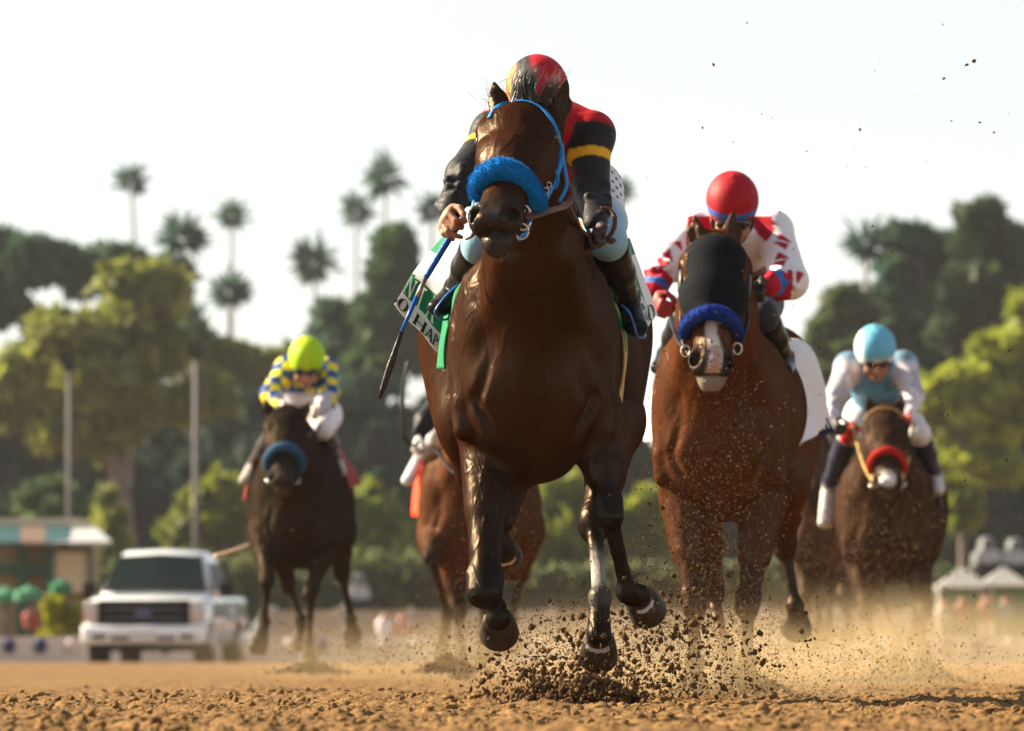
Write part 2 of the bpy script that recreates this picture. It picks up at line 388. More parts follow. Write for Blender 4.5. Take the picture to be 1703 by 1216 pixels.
M_SHOE = mat('horseshoe_metal', (0.35, 0.34, 0.33), rough=0.35, metal=1.0)
M_LEATHER = mat('brown_leather', (0.10, 0.035, 0.018), rough=0.5, var=0.25, bump=0.15, bscale=80)
M_DLEATHER = mat('black_leather', (0.012, 0.011, 0.011), rough=0.4, var=0.2)
M_STEEL = mat('bit_steel', (0.6, 0.58, 0.54), rough=0.2, metal=1.0)

def hoof(name, cor, T, Nn, parent, s=1.0, white=0.0, col=None):
    """cor: coronet centre; T: heel->toe direction; Nn: direction the sole faces"""
    T = nrm(T); Nn = nrm(np.array(Nn, float)-T*np.dot(T, Nn)); S = np.cross(T, Nn); mb = MB(); n = 26
    def ring(off, w, l, fwd, k=1.0):
        out = []
        for j in range(n):
            th = 2*math.pi*j/n; c, sn = math.cos(th), math.sin(th)
            hl = 1.0 if c > 0 else 0.82
            out.append(np.array(cor)+Nn*off*s+T*((c*l*hl+fwd)*s)+S*(sn*w*s*(1+0.06*(c > 0))))
        return out
    rings = [ring(-.012, .034, .036, 0), ring(.0, .046, .046, .002), ring(.012, .050, .050, .006), ring(.013, .052, .052, .007), ring(.045, .057, .060, .018), ring(.080, .063, .068, .03), ring(.084, .061, .066, .03)]
    mb.loft(rings[:4]); mb.loft(rings[3:])
    if white:
        for k_ in range(n):
            th = math.degrees(2*math.pi*(k_+.5)/n); th = th-360 if th > 180 else th
            if white[0] < th < white[1]: mb.m[n+k_] = 1; mb.m[2*n+k_] = 1 if k_ % 3 else 0
    o = mb.build(name, [M_HOOF, M_HOOFW], parent)
    sh = MB(); pts = []
    for j in range(-10, 11):
        th = j/10*2.45; c, sn = math.cos(th), math.sin(th)
        pts.append(np.array(cor)+Nn*.087*s+T*((c*.058*(1 if c > 0 else .82)+.03)*s)+S*(sn*.053*s))
    sh.tube(pts, .009*s, 8, .45, up=tuple(Nn)); sh.build('horseshoe', M_SHOE, o)
    return o

def horse_body(h):
    """h: dict of world landmarks and colours; returns Body with all muscle groups"""
    g = lambda k: np.array(h[k], float)
    base, dark, belly = h['base'], h.get('dark', h['base']), h.get('belly', h['base'])
    Cc, Hp = g('chest'), g('hip'); s = h.get('s', 1.0)
    ax = nrm(np.array([Hp[0]-Cc[0], Hp[1]-Cc[1], 0])); side = np.array([ax[1], -ax[0], 0.0]); up = np.array([0, 0, 1.0])
    B = Body(side); M = np.stack([side, ax, up])
    def W(o, x, y, z): return o+side*x*s+ax*y*s+up*z*s
    def el(c, r, col=base, k=.03, op=1, Mx=None): B.el(c, tuple(q*s for q in r), col, k, op, M if Mx is None else Mx)
    mid = Cc*0.5+Hp*0.5
    # trunk
    el(W(Cc, 0, .62, .02), (h.get('bw', .285), .62, .33), base, .06)
    el(W(mid, 0, .15, -.02), (.29, .65, .31), belly, .06)
    el(W(Hp, 0, 0, .03), (h.get('hw', .33), .40, .25), base, .06)
    # breast and shoulders
    el(W(Cc, 0, .10, -.02), (.20, .20, .27), base, .05)
    el(W(Cc, -.105, .055, -.10), (.115, .12, .20), base, .035)
    el(W(Cc, .105, .055, -.10), (.115, .12, .20), base, .035)
    el(W(Cc, 0, .22, -.27), (.15, .2, .12), base, .06)
    for q in (-1, 1):
        el(W(Cc, q*.185, .20, .03), (.095, .20, .27), base, .03)
        el(W(Cc, q*.165, .10, .12), (.085, .13, .20), base, .022)
        el(W(Cc, q*.205, .16, -.14), (.065, .12, .12), base, .02)
        el(W(Hp, q*h.get('tx', .17), -.02, -.06), (h.get('tw', .165), .30, .28), base, .05)
    for q in (-1, 1):
        el(W(Hp, q*(h.get('tx', .17)+.005), -.10, -.26), (.125, .22, .22), base, .06)
        for (x0, z0, x1, z1, r_) in ((.20, .26, .215, -.12, .030), (.155, .22, .19, -.20, .026), (.12, .12, .16, -.24, .024), (.235, .10, .225, -.22, .028)):
            B.cap(W(Cc, q*x0, .10-.06*(x0 < .18), z0), W(Cc, q*x1, .06, z1), r_*s, r_*1.3*s, base, .022)
    B.cap(W(Cc, 0, -.125, .10), W(Cc, 0, -.10, -.26), .020*s, .018*s, base, .03, -1)
    for q in (-1, 1):
        B.cap(W(Cc, q*.095, -.115, .22), W(Cc, q*.175, -.035, -.10), .014*s, .014*s, base, .028, -1)
        B.cap(W(Cc, q*.190, -.01, -.12), W(Cc, q*.09, -.055, -.31), .014*s, .010*s, base, .03, -1)
        B.cap(W(Cc, q*.262, .10, .18), W(Cc, q*.258, .06, -.10), .012*s, .012*s, base, .025, -1)
    # neck and throat
    nb, nm, po = g('neck_base'), g('neck_mid'), g('poll')
    B.cap(nb, nm, (.205*s, .27*s), (.150*s, .20*s), base, .06, 1, side)
    B.cap(nm, po, (.148*s, .20*s), (.085*s, .13*s), base, .05, 1, side)
    B.cap(W(nb, 0, -.22, -.02), W(nm, 0, -.165, .0), .055*s, .045*s, base, .03)
    for q in (-1, 1):
        B.cap(W(nb, q*.13, -.10, -.05), W(nm, q*.075, -.12, -.05), .065*s, .05*s, base, .025)
        B.cap(W(nb, q*.16, .05, .0), W(Cc, q*.19, .10, .08), .07*s, .05*s, base, .03)
    return B, W, el, side, ax, up, M, s
def horse_head(B, h, s, hs):
    g = lambda k: np.array(h[k], float)
    base, muz = h['base'], h.get('muzcol', (.03, .026, .024))
    po, br, no, mu, li = g('poll'), g('brow'), g('nose'), g('muzzle'), g('lip')
    d = nrm(mu-po); sd = h.get('headside'); sd = nrm(hs if sd is None else np.array(sd)); sd = nrm(sd-d*sd.dot(d)); fr = np.cross(d, sd)
    if fr[1] > 0: fr = -fr     # face normal points to the camera
    hk = h.get('hscale', 1.0)*s; hwid = h.get('headw', 1.0)
    B.cap(po, br, (.088*hk*hwid, .10*hk), (.106*hk*hwid, .105*hk), base, .03, 1, sd)
    B.cap(br, br*.45+no*.55, (.106*hk*hwid, .105*hk), (.092*hk*hwid, .095*hk), base, .03, 1, sd)
    B.cap(br*.45+no*.55, no, (.092*hk*hwid, .095*hk), (.066*hk*hwid, .085*hk), base, .03, 1, sd)
    B.cap(no, mu, (.064*hk*hwid, .082*hk), (.058*hk*hwid, .060*hk), base, .03, 1, sd)
    B.cap(no+(mu-no)*.12+fr*.035*hk, mu-(mu-no)*.12+fr*.018*hk, .040*hk, .040*hk, base, .03, 1, sd)       # nasal bone
    B.cap(mu, li, (.066*hk*hwid, .050*hk), (.046*hk*hwid, .034*hk), muz, .025, 1, sd)
    B.el(li-fr*.012*hk+d*.020*hk, (.029*hk*hwid, .034*hk, .022*hk), muz, .03, 1, np.stack([sd, fr, d]))             # chin
    L_ = np.linalg.norm(mu-po)
    Mh = np.stack([sd, fr, d])
    for q in (-1, 1):
        B.el(br+sd*q*.072*hk-fr*.06*hk+d*.12*hk, (.052*hk, .105*hk, .12*hk), base, .035, 1, Mh)                # jowls
        B.el(br+sd*q*.088*hk*hwid+fr*.026*hk+d*.020*hk, (.036*hk, .044*hk, .065*hk), base, .035, 1, Mh)         # eye socket ridge
        B.el(br+sd*q*.118*hk*hwid+fr*.022*hk+d*.050*hk, (.018*hk, .022*hk, .019*hk), (.012, .008, .006), .010, -1, Mh)
        B.cap(br+sd*q*.085*hk*hwid+fr*.02*hk+d*.11*hk, no+sd*q*.062*hk*hwid+fr*.004*hk+d*.02*hk, .020*hk, .012*hk, base, .02) # facial crest
        nc = mu+sd*q*.043*hk*hwid+fr*.008*hk+d*.030*hk
        B.el(nc, (.034*hk, .036*hk, .050*hk), muz, .03, 1, Mh)
        tilt = nrm(d+sd*q*-.30); s2 = nrm(sd-tilt*sd.dot(tilt)); Mn = np.stack([s2, np.cross(s2, tilt), tilt])
        B.el(nc+sd*q*.007*hk+fr*.026*hk+d*.010*hk, (.021*hk, .046*hk, .036*hk), (.001, .001, .001), .006, -1, Mn)
        B.cap(nc+fr*.03*hk-d*.034*hk-sd*q*.012*hk, nc+fr*.030*hk-d*.020*hk+sd*q*.022*hk, .008*hk, .007*hk, muz, .012)
    B.cap(mu-sd*.02*hk+d*.062*hk+fr*.03*hk, mu+sd*.02*hk+d*.062*hk+fr*.03*hk, .026*hk, .026*hk, muz, .03)          # upper lip
    mc = li+d*.004*hk+fr*.03*hk
    B.cap(mc-sd*.05*hk-fr*.01, mc-sd*.012*hk+fr*.012*hk, .0045*hk, .0045*hk, (.006, .005, .005), .006, -1)
    B.cap(mc+sd*.05*hk-fr*.01, mc+sd*.012*hk+fr*.012*hk, .0045*hk, .0045*hk, (.006, .005, .005), .006, -1)                       # mouth line
    for q, key in ((-1, 'ear_l'), (1, 'ear_r')):
        if key in h:
            e0, e1 = [np.array(x, float) for x in h[key]]; w = h.get('earw', .033)*hk; u = nrm(e1-e0)
            eside = np.array(h.get(key+'_side', sd)); em = e0*.55+e1*.45
            B.cap(e0-u*.02*hk, em, (w*.8, w*.75), (w, w*.7), base, .015, 1, eside)
            B.cap(em, e1, (w, w*.7), (.006*hk, .006*hk), dk(base, .55), .008, 1, eside)
            fo = np.array(h.get(key+'_open', fr)); fo = nrm(fo-u*fo.dot(u))
            B.cap(e0+u*.02*hk+fo*w*.75, em+u*.025*hk+fo*w*.7, (w*.45, w*.6), (w*.5, w*.55), h.get('earin', (.03, .018, .012)), .006, -1, eside)
    return Mh, d, sd, fr
def dk(c, f): return tuple(x*f for x in c)
def mixc(a, b, t): return tuple(a[i]*(1-t)+b[i]*t for i in range(3))
def front_leg(B, W, h, key, s, base, dark, q):
    el_, kn, fe, co = [np.array(x, float) for x in h[key]]; lw = h.get(key+'_w', 1.0)
    B.cap(el_, kn+(el_-kn)*.5, (.096*s, .11*s), (.066*s, .072*s), base, .04)
    B.cap(el_, kn+(el_-kn)*.12, (.078*s, .09*s), (.041*s*lw, .046*s*lw), mixc(base, dark, .6), .03)
    kd = nrm(el_-kn)
    B.cap(kn+kd*.035*s, kn-kd*.022*s, (.052*s*lw, .046*s*lw), (.048*s*lw, .044*s*lw), dark, .014)
    B.cap(kn+kd*.2*s+np.array([0, .03, 0])*s, kn+kd*.06*s+np.array([0, .035, 0])*s, .032*s, .018*s, mixc(base, dark, .5), .02)
    cannon(B, kn, fe, co, s, dark, h.get(key+'_col'))
def cannon(B, kn, fe, co, s, dark, sock=None):
    c2 = sock or dark
    m = kn*.5+fe*.5
    B.cap(kn, m, (.032*s, .034*s), (.0235*s, .022*s), dark, .014)
    B.cap(m, fe, (.0235*s, .022*s), (.027*s, .026*s), c2, .01)
    B.cap(kn+np.array([0, .034, 0])*s, fe+np.array([0, .030, 0])*s, .013*s, .015*s, dark, .010)
    B.el(fe, (.039*s, .041*s, .038*s), dark, .016, 1, np.eye(3)); B.el(fe+np.array([0, .03, -.012])*s, (.026*s, .024*s, .028*s), dark, .012, 1, np.eye(3))
    B.cap(fe, co, (.029*s, .030*s), (.043*s, .043*s), dark, .018)
def hind_leg(B, W, h, key, s, base, dark, hipc):
    st, ho, fe, co = [np.array(x, float) for x in h[key]]
    B.cap(hipc, st, (.14*s, .22*s), (.085*s, .12*s), base, .08)
    B.cap(st, st*.45+ho*.55, (.085*s, .12*s), (.065*s, .075*s), base, .05)
    B.cap(st*.45+ho*.55, ho, (.062*s, .07*s), (.046*s, .06*s), mixc(base, dark, .5), .03)
    B.el(ho, (.050*s, .068*s, .068*s), dark, .03, 1, np.eye(3))
    cannon(B, ho, fe, co, s, dark, h.get(key+'_col'))

TREES = {}
def build_horse(h, root, furm, res):
    B, W, el, side, ax, up, M, s = horse_body(h)
    base, dark = h['base'], h['dark']; Hp = np.array(h['hip'], float)
    front_leg(B, W, h, 'fl', s, base, dark, -1); front_leg(B, W, h, 'fr', s, base, dark, 1)
    hind_leg(B, W, h, 'hl', s, base, dark, W(Hp, -.19, .0, -.12)); hind_leg(B, W, h, 'hr', s, base, dark, W(Hp, .19, .0, -.12))
    Mh, d, sd, fr = horse_head(B, h, s, side)
    if 'extra' in h: h['extra'](B, W, base, dark)
    o, V, Q = B.mesh('body', res, furm, root, smooth=2, paint=h.get('paint'), tau=.014)
    tree = bvh(V, Q); TREES[root.name] = tree; h.update(tree=tree, W=W, side=side, ax=ax, hd=d, hsd=sd, hfr=fr, body=o, s=s)
    for k in ('fl', 'fr', 'hl', 'hr'):
        if k+'_hoof' in h:
            T, Nn = h[k+'_hoof'][:2]; hoof('hoof', h[k][3], T, Nn, root, s, white=h.get(k+'_white', 0))
    hk = h.get('hscale', 1.0)*s; br = np.array(h['brow'], float)
    for q in (-1, 1):
        mb = MB(); mb.sphere(br+sd*q*.1035*hk*h.get('headw', 1.0)+fr*.016*hk+d*.050*hk, .0185*hk, 10); mb.build('eye', M_EYE, root)
    return h
def ribbon_on(mb, tree, pts, w, th, off=.004, n=5, nrmfix=None):
    """strap following the surface through the points given as (u, v) pixels or xyz"""
    Pw = []; Nw = []
    for p in spline(pts, n):
        if len(p) == 2:
            a, b = hit(tree, p[0], p[1], off)
            if a is None: continue
        else: a, b = near(tree, p, off)
        Pw.append(a); Nw.append(b)
    Pw = np.array(Pw)
    for _ in range(2): Pw[1:-1] = (Pw[:-2]+Pw[2:]+2*Pw[1:-1])/4
    mb.tube(Pw, w/2, 8, th/w, up=[tuple(q) for q in Nw]); return Pw
# ------------------------------------------------------------------ rider kit
M_SKIN = mat('skin', (0.34, 0.17, 0.11), rough=0.5, var=0.12, vscale=40, bump=0.15, bscale=200, subs=0.1, attr=True)
M_SILK = mat('riding_silks', (0.5, 0.5, 0.5), rough=0.55, spec=0.14, attr=True, var=0.07, vscale=20, bump=0.45, bscale=28, stretch=(1, 1, 2.6))
M_BREECH = mat('breeches_cloth', (0.75, 0.75, 0.75), rough=0.6, attr=True, var=0.05, vscale=15, bump=0.3, bscale=24)
M_BOOT = mat('riding_boot', (0.02, 0.02, 0.02), rough=0.30, spec=0.05, attr=True, var=0.2, vscale=20, bump=0.3, bscale=14, dirt=(.05, .036, .024), dirtamt=0.05, dirtscale=40)
M_CAP = mat('helmet_cover', (0.5, 0.1, 0.1), rough=0.6, spec=.2, attr=True, var=0.08, bump=0.30, bscale=22)
M_GOGGLE = mat('goggle_lens', (0.012, 0.012, 0.014), rough=0.08, spec=0.8)
M_STRAP = mat('dark_strap', (0.015, 0.015, 0.017), rough=0.6)
SKIN = (0.34, 0.17, 0.11)
def add_hand(B, w, K, G, Nn, col, s=1.0, curls=(1, 1, 1, 1), thumb=1.0):
    K = nrm(K); G = nrm(np.array(G)-K*np.dot(G, K)); Nn = nrm(np.array(Nn)-K*np.dot(Nn, K)-G*np.dot(Nn, G)); w = np.array(w, float)
    B.cap(w, w+K*.045*s, (.026*s, .018*s), (.036*s, .016*s), col, .012, 1, G)
    B.cap(w+K*.045*s, w+K*.080*s, (.037*s, .015*s), (.036*s, .013*s), col, .010, 1, G)
    for i, off in enumerate((.030, .010, -.010, -.029)):
        ln = (.040, .044, .041, .032)[i]*s; c = curls[i]; r = (.0095, .0098, .0093, .0082)[i]*s
        k0 = w+K*(.084-.006*abs(i-1.3))*s+G*off*s; a = 1.25*c
        d1 = K*math.cos(a*.8)+Nn*math.sin(a*.8); d2 = K*math.cos(a*2)+Nn*math.sin(a*2); d3 = K*math.cos(a*2.7)+Nn*math.sin(a*2.7)
        p1 = k0+d1*ln; p2 = p1+d2*ln*.68; p3 = p2+d3*ln*.5
        B.cap(k0, p1, r*1.12, r*1.02, col, .005); B.cap(p1, p2, r*1.04, r*.95, col, .003); B.cap(p2, p3, r*.95, r*.82, col, .003)
    t0 = w+K*.022*s+G*.026*s+Nn*.006*s; t1 = t0+(G*.55+K*.65+Nn*.45*thumb)*.038*s; t2 = t1+(K*.75+Nn*.65*thumb-G*.1)*.03*s
    t3 = t2+(K*.6+Nn*.7*thumb-G*.35)*.02*s
    B.cap(t0, t1, .0155*s, .0118*s, col, .01); B.cap(t1, t2, .0115*s, .0105*s, col, .003); B.cap(t2, t3, .0105*s, .009*s, col, .003)
def build_rider(r, root, res=0.006):
    g = lambda k: np.array(r[k], float); s = r.get('s', 1.0)
    pel, wai, che, nec, hd = g('pelvis'), g('waist'), g('chest'), g('neck'), g('head')
    X = nrm(g('sh_r')-g('sh_l')); sk = r.get('skin', SKIN)
    fdir = nrm(r.get('face', (0, -1, -.35))); hx = nrm(X-fdir*X.dot(fdir)); hu = np.cross(hx, -fdir); hu = hu if hu[2] > 0 else -hu
    M = np.stack([hx, -fdir, hu]) # rows: side, back, up
    def H(x, y, z): return hd+hx*x*s-fdir*y*s+hu*z*s
    # body: one continuous surface, a little inside the clothes
    B = Body(X)
    B.el(hd, (.074*s, .092*s, .10*s), sk, .02, 1, M); B.cap(H(0, -.045, -.05), H(0, -.055, -.095), (.05*s, .05*s), (.032*s, .03*s), sk, .03, 1, hx)
    B.cap(H(0, -.088, -.015), H(0, -.112, -.048), .009*s, .014*s, sk, .012); B.el(H(0, -.096, -.086), (.026*s, .012*s, .008*s), dk(sk, .7), .008, 1, M)
    for q in (-1, 1):
        B.el(H(q*.034, -.088, -.008), (.018*s, .012*s, .010*s), dk(sk, .6), .008, 1, M); B.el(H(q*.076, .005, -.03), (.010*s, .018*s, .032*s), sk, .01, 1, M)
        B.el(H(q*.04, -.070, -.055), (.028*s, .02*s, .025*s), sk, .02, 1, M)
    B.cap(hd, nec, .055*s, .058*s, sk, .03); B.cap(nec, che, .06*s, (.13*s, .09*s), sk, .04, 1, X); B.cap(che, pel, (.13*s, .08*s), (.12*s, .10*s), sk, .03, 1, X)
    for q in 'lr':
        sh, el, wr, kn, an = g('sh_'+q), g('el_'+q), g('wr_'+q), g('kn_'+q), g('an_'+q)
        B.cap(che, sh, .06*s, .045*s, sk, .03); B.cap(sh, el, .042*s, .034*s, sk); B.cap(el, wr, .034*s, .024*s, sk, .02)
        B.cap(pel, kn, .07*s, .05*s, sk, .03); B.cap(kn, an, .045*s, .028*s, sk, .02)
        K, G, Nn = r['hand_'+q]; add_hand(B, wr, K, G, Nn, r.get('glove_'+q, sk), s*1.05, r.get('curl_'+q, (1, 1, 1, 1)))
    B.mesh('body', min(res, .005) if r.get('fine') else res, M_SKIN, root, smooth=1, tau=.006)
    # silks
    J = Body(X); T, SL, CU = r['torso_col'], r['sleeve_col'], r.get('cuff_col', r['sleeve_col'])
    J.cap(nec*.75+che*.25, che, (.085*s, .07*s), (.165*s, .11*s), T, .05, 1, X); J.cap(che, wai, (.165*s, .115*s), (.135*s, .105*s), T, .04, 1, X)
    J.cap(wai, wai*.6+pel*.4, (.135*s, .105*s), (.13*s, .11*s), T, .03, 1, X)
    for q in 'lr':
        sh, el, wr = g('sh_'+q), g('el_'+q), g('wr_'+q); w1, w2, w3 = r.get('arm_w', (.072, .058, .036))
        J.cap(che, sh, .11*s, .078*s, T, .05); J.cap(sh, el, w1*s, w2*s, SL, .03)
        m = el*.35+wr*.65; J.cap(el, m, w2*s, w3*1.15*s, SL, .02); J.cap(m, wr-nrm(wr-el)*.006*s, w3*1.12*s, w3*s, CU, .01)
        for k in range(r.get('folds', 5)):                # gathered folds across the sleeve
            t = .12+.8*k/max(1, r.get('folds', 5)-1); c = el*(1-t)+wr*t; u = nrm(wr-el); v = np.array([rng.uniform(-1, 1), rng.uniform(-1, 1), rng.uniform(-1, 1)]); v = nrm(v-u*v.dot(u))
            rr = (w2*(1-t)+w3*t)*s; J.cap(c+v*rr*.58-np.cross(u, v)*rr*.75, c+v*rr*.66+np.cross(u, v)*rr*.75+u*.014, rr*.36, rr*.33, CU if t > .65 else SL, .014)
    J.mesh('silks_shirt', res, M_SILK, root, smooth=1, paint=r.get('paint'), tau=r.get('tau', .006))
    # breeches and boots
    Bc = r.get('breech_col', (.72, .72, .74)); Kc = r.get('knee_col', Bc); Q = Body(X)
    Q.cap(pel, pel+nrm(wai-pel)*.08*s, (.155*s, .13*s), (.135*s, .11*s), Bc, .05, 1, X)
    for q in 'lr':
        sgn = -1 if q == 'l' else 1; kn, an = g('kn_'+q), g('an_'+q); hp = pel+X*sgn*.085*s
        Q.cap(hp, hp*.35+kn*.65, .105*s, .078*s, Bc, .04); Q.cap(hp*.35+kn*.65, kn, .078*s, .062*s, Kc, .03); Q.cap(kn, kn*.7+an*.3, .060*s, .054*s, Kc, .02)
    Q.mesh('breeches', res*1.1, M_BREECH, root, smooth=1, paint=r.get('paint_b'), tau=.008)
    for q in 'lr':
        kn, an, to = g('kn_'+q), g('an_'+q), g('toe_'+q); b = Body(X); bc = r.get('boot_col', (.011, .011, .012)); tc = r.get('toe_col', bc); u = nrm(kn-an); f = nrm(to-an)
        top = kn*.82+an*.18; b.cap(top, kn*.45+an*.55, .063*s, .056*s, bc, .02); b.cap(kn*.45+an*.55, an, .055*s, .040*s, bc, .02)
        b.cap(an, an-u*.035*s, .040*s, .036*s, bc, .02); b.cap(an-u*.045*s-f*.03*s, to-u*.0*s, .036*s, (.036*s, .026*s), tc, .02)
        b.cap(an-u*.045*s+f*.04*s, to, (.038*s, .030*s), (.034*s, .024*s), tc, .02)
        for k in range(3): b.cap(an+u*(.012*k)*s-X*.034*s-f*.01, an+u*(.012*k+.004)*s+X*.034*s-f*.012, .017*s, .017*s, bc, .008)
        b.mesh('boot', res*.9, M_BOOT, root, smooth=1, tau=.006)
    # helmet with its coloured cover, goggles, chin strap
    hc = r['cap_col']; C_ = Body(hx); hr = r.get('hr', .108)*s
    C_.el(H(0, .012, .045), (hr*.92, hr*1.10, hr), hc, .01, 1, M)
    C_.el(H(0, -.01, -.16), (hr*1.15, hr*1.3, hr*1.32), hc, .012, -1, M)
    C_.el(H(0, .0, .040+hr*1.0), (.012*s, .012*s, .006*s), hc, .006, 1, M)
    hp_ = r.get('paint_cap')
    C_.mesh('helmet', min(res, .005), M_CAP, root, smooth=1, paint=(lambda V, Cc: hp_((V-hd) @ M.T/s, Cc)) if hp_ else None)
    mb = MB()
    if r.get('peak', False): mb.sphere(H(0, -.115, -.005), (.07*s, .035*s, .005*s), 8, M=Matrix([[float(M[j][i]) for j in range(3)] for i in range(3)]))
    if r.get('goggles', True):
        mg = MB(); MM = Matrix([[float(M[j][i]) for j in range(3)] for i in range(3)])
        for q in (-1, 1): mg.sphere(H(q*.034, -.098, -.008), (.034*s, .014*s, .023*s), 10, M=MM)
        go = mg.build('goggles', M_GOGGLE, root)
        ms = MB(); ms.tube([H(math.sin(a)*.083, -math.cos(a)*.104+.0, -.005+.02*(1-math.cos(a))) for a in np.linspace(-2.2, 2.2, 24)], .010*s, 6, .25, up=tuple(hu)); ms.build('strap', M_STRAP, go)
    ms = MB(); ms.tube(spline([H(-.078, -.02, .01), H(-.07, -.03, -.07), H(-.02, -.055, -.128), H(.02, -.055, -.128), H(.07, -.03, -.07), H(.078, -.02, .01)], 4), .008*s, 6, .3); ms.build('chin_strap', M_STRAP, root)
    return r
# ------------------------------------------------------------------ leading horse
Z1 = 20.0
def q1(u, v, d): return P(u, v, Z1+d)
BAY = (0.022, 0.0064, 0.0020); BLK = (0.003, 0.0026, 0.0025)
lead = empty('horse', P(890, 1176, Z1+.6), 'dark bay racehorse with a bright blue fleece noseband galloping in front of the field', 'horse')
def lead_paint(V, C):
    return C*(1+0.25*(n3(V, 6)[:, None]-.5))
def lead_extra(B, W, base, dark):
    # loose skin of the elbow and the tendons of the forearm
    B.cap(q1(862, 780, .25), q1(838, 872, .12), .055, .03, dk(base, .8), .03)
    B.cap(q1(1000, 760, .15), q1(985, 700, .12), .07, .06, base, .03)
H1 = dict(tx=.23, fl_w=1.22, base=BAY, dark=BLK, chest=q1(888, 600, .0), hip=q1(890, 530, 1.5), hw=.365, tw=.175, bw=.275,
    neck_base=q1(892, 545, .18), neck_mid=q1(886, 405, -.12), poll=q1(884, 215, -.40), brow=q1(866, 228, -.52), nose=q1(849, 305, -.72),
    muzzle=q1(827, 362, -.89), lip=q1(828, 402, -.93), headw=1.13, hscale=1.0, headside=(.96, -.28, 0), muzcol=(.034, .031, .030),
    ear_l=(q1(830, 188, -.42), q1(822, 137, -.36)), ear_r=(q1(922, 196, -.40), q1(943, 133, -.37)), earw=.047,
    ear_l_open=(-.9, -.3, .1), ear_r_open=(.9, -.4, 0), ear_l_side=(.35, .9, 0), ear_r_side=(.75, .6, 0),
    fl=(q1(812, 725, .20), q1(806, 976, -.10), q1(822, 1010, .17), q1(829, 1028, .12)), fl_hoof=((.02, -.15, -1), (.02, 1, -.25)),
    fr=(q1(994, 705, .18), q1(1012, 850, .0), q1(1044, 985, .10), q1(1060, 992, .12)), fr_hoof=((.80, -.15, -.35), (.25, .8, -.45)), fr_white=(-70, 10),
    hl=(q1(775, 700, 1.25), q1(800, 850, 1.65), q1(832, 900, 1.80), q1(837, 915, 1.80)), hl_hoof=((.1, .1, -1), (0, 1, .2)), hl_white=(-90, 60),
    hr=(q1(1028, 700, 1.15), q1(988, 872, .92), q1(998, 993, .62), q1(996, 1058, .56)), hr_hoof=((0, -.45, -.9), (0, .9, -.45)), hr_white=(-55, 40),
    hr_col=(.30, .28, .26), paint=lead_paint, extra=lead_extra)
M_FUR1 = fur('bay_coat', rough=0.31, spec=.019, dirt=(.16, .10, .055), dirtamt=-.05)
build_horse(H1, lead, M_FUR1, 0.0075)
T1 = H1['tree']
# ------------------------------------------------------------------ tack of the leading horse
M_BLUE = mat('bright_blue_webbing', (0.0, 0.19, 0.55), rough=0.45, var=0.12, vscale=60, bump=0.2, bscale=160)
M_FLEECE = mat('blue_fleece', (0.0, 0.22, 0.62), rough=0.9, var=0.25, vscale=50, bump=0.9, bscale=110)
M_GREEN = mat('green_cloth', (0.0, 0.16, 0.065), rough=0.7, var=0.12, bump=0.3, bscale=30)
M_WHITEC = mat('white_cloth', (0.72, 0.71, 0.74), rough=0.75, var=0.04, bump=0.3, bscale=18)
M_INK = mat('black_lettering', (0.01, 0.01, 0.012), rough=0.7)
M_TAN = mat('tan_girth', (0.50, 0.34, 0.12), rough=0.8, var=0.12, bump=0.3, bscale=40)
def fleece(name, root, pts, r, m, n=9000, ln=.010, hr=.0009):
    """fleece roll with real tufts"""
    Pp = np.array(spline(pts, 8)); mb = MB(); k = len(Pp)
    rs = [r*(1-.18*abs(2*i/(k-1)-1)**4)*(1+.05*math.sin(i*1.7)) for i in range(k)]; rs[0] *= .7; rs[-1] *= .7
    mb.tube(Pp, rs, 20); o = mb.build(name, m, root)
    T = np.gradient(Pp, axis=0); T /= np.linalg.norm(T, axis=1, keepdims=True)
    t = rng.random(n)*(k-1.001); i = t.astype(int); f = (t-i)[:, None]; c = Pp[i]*(1-f)+Pp[i+1]*f; tt = T[i]
    v = rng.normal(size=(n, 3)); v -= tt*(v*tt).sum(1, keepdims=True); v /= np.linalg.norm(v, axis=1, keepdims=True)
    w = v+rng.normal(size=(n, 3))*.45; w /= np.linalg.norm(w, axis=1, keepdims=True)
    R_ = np.array(rs)[i][:, None]*.97; w2 = w+rng.normal(size=(n, 3))*.5
    L_ = ln*(.4+rng.random((n, 1))*.8)
    lines = np.stack([c+v*R_, c+v*R_+w*L_*.5, c+v*R_+w*L_*.6+w2*L_*.35], 1)
    strands('tuft', lines, hr, m, o, r1=hr*.5); return o
fleece('noseband', lead, [q1(796, 328, -.74), q1(798, 305, -.79), q1(812, 288, -.83), q1(834, 281, -.845), q1(858, 290, -.83), q1(876, 308, -.79), q1(890, 332, -.74), q1(893, 342, -.70)], .032, M_FLEECE)
mb = MB()
ribbon_on(mb, T1, [(814, 197), (822, 182), (845, 171), (872, 169), (896, 178), (914, 196), (926, 220), (931, 240)], .015, .003, .004)
mb.build('browband', M_BLUE, lead)
mb = MB()
c0 = [q1(933, 238, -.50), q1(934, 262, -.54), q1(926, 290, -.60), q1(912, 322, -.66), q1(896, 345, -.70), q1(884, 356, -.73)]
mb.tube(spline(c0, 6), .009, 8, .3, up=(.4, -1, 0)); 
mb.tube(spline([q1(928, 255, -.53), q1(920, 275, -.58), q1(908, 300, -.63), q1(890, 335, -.69)], 6), .006, 8, .35, up=(.4, -1, 0))
mb.tube(spline([q1(935, 255, -.50), q1(940, 285, -.50), q1(942, 310, -.50), q1(930, 336, -.52)], 6), .007, 8, .35, up=(.7, -1, 0))
mb.tube(spline([q1(914, 298, -.63), q1(922, 285, -.63), q1(928, 296, -.63), q1(924, 312, -.62), q1(914, 306, -.63)], 6), .005, 8, .5, up=(.4, -1, 0))
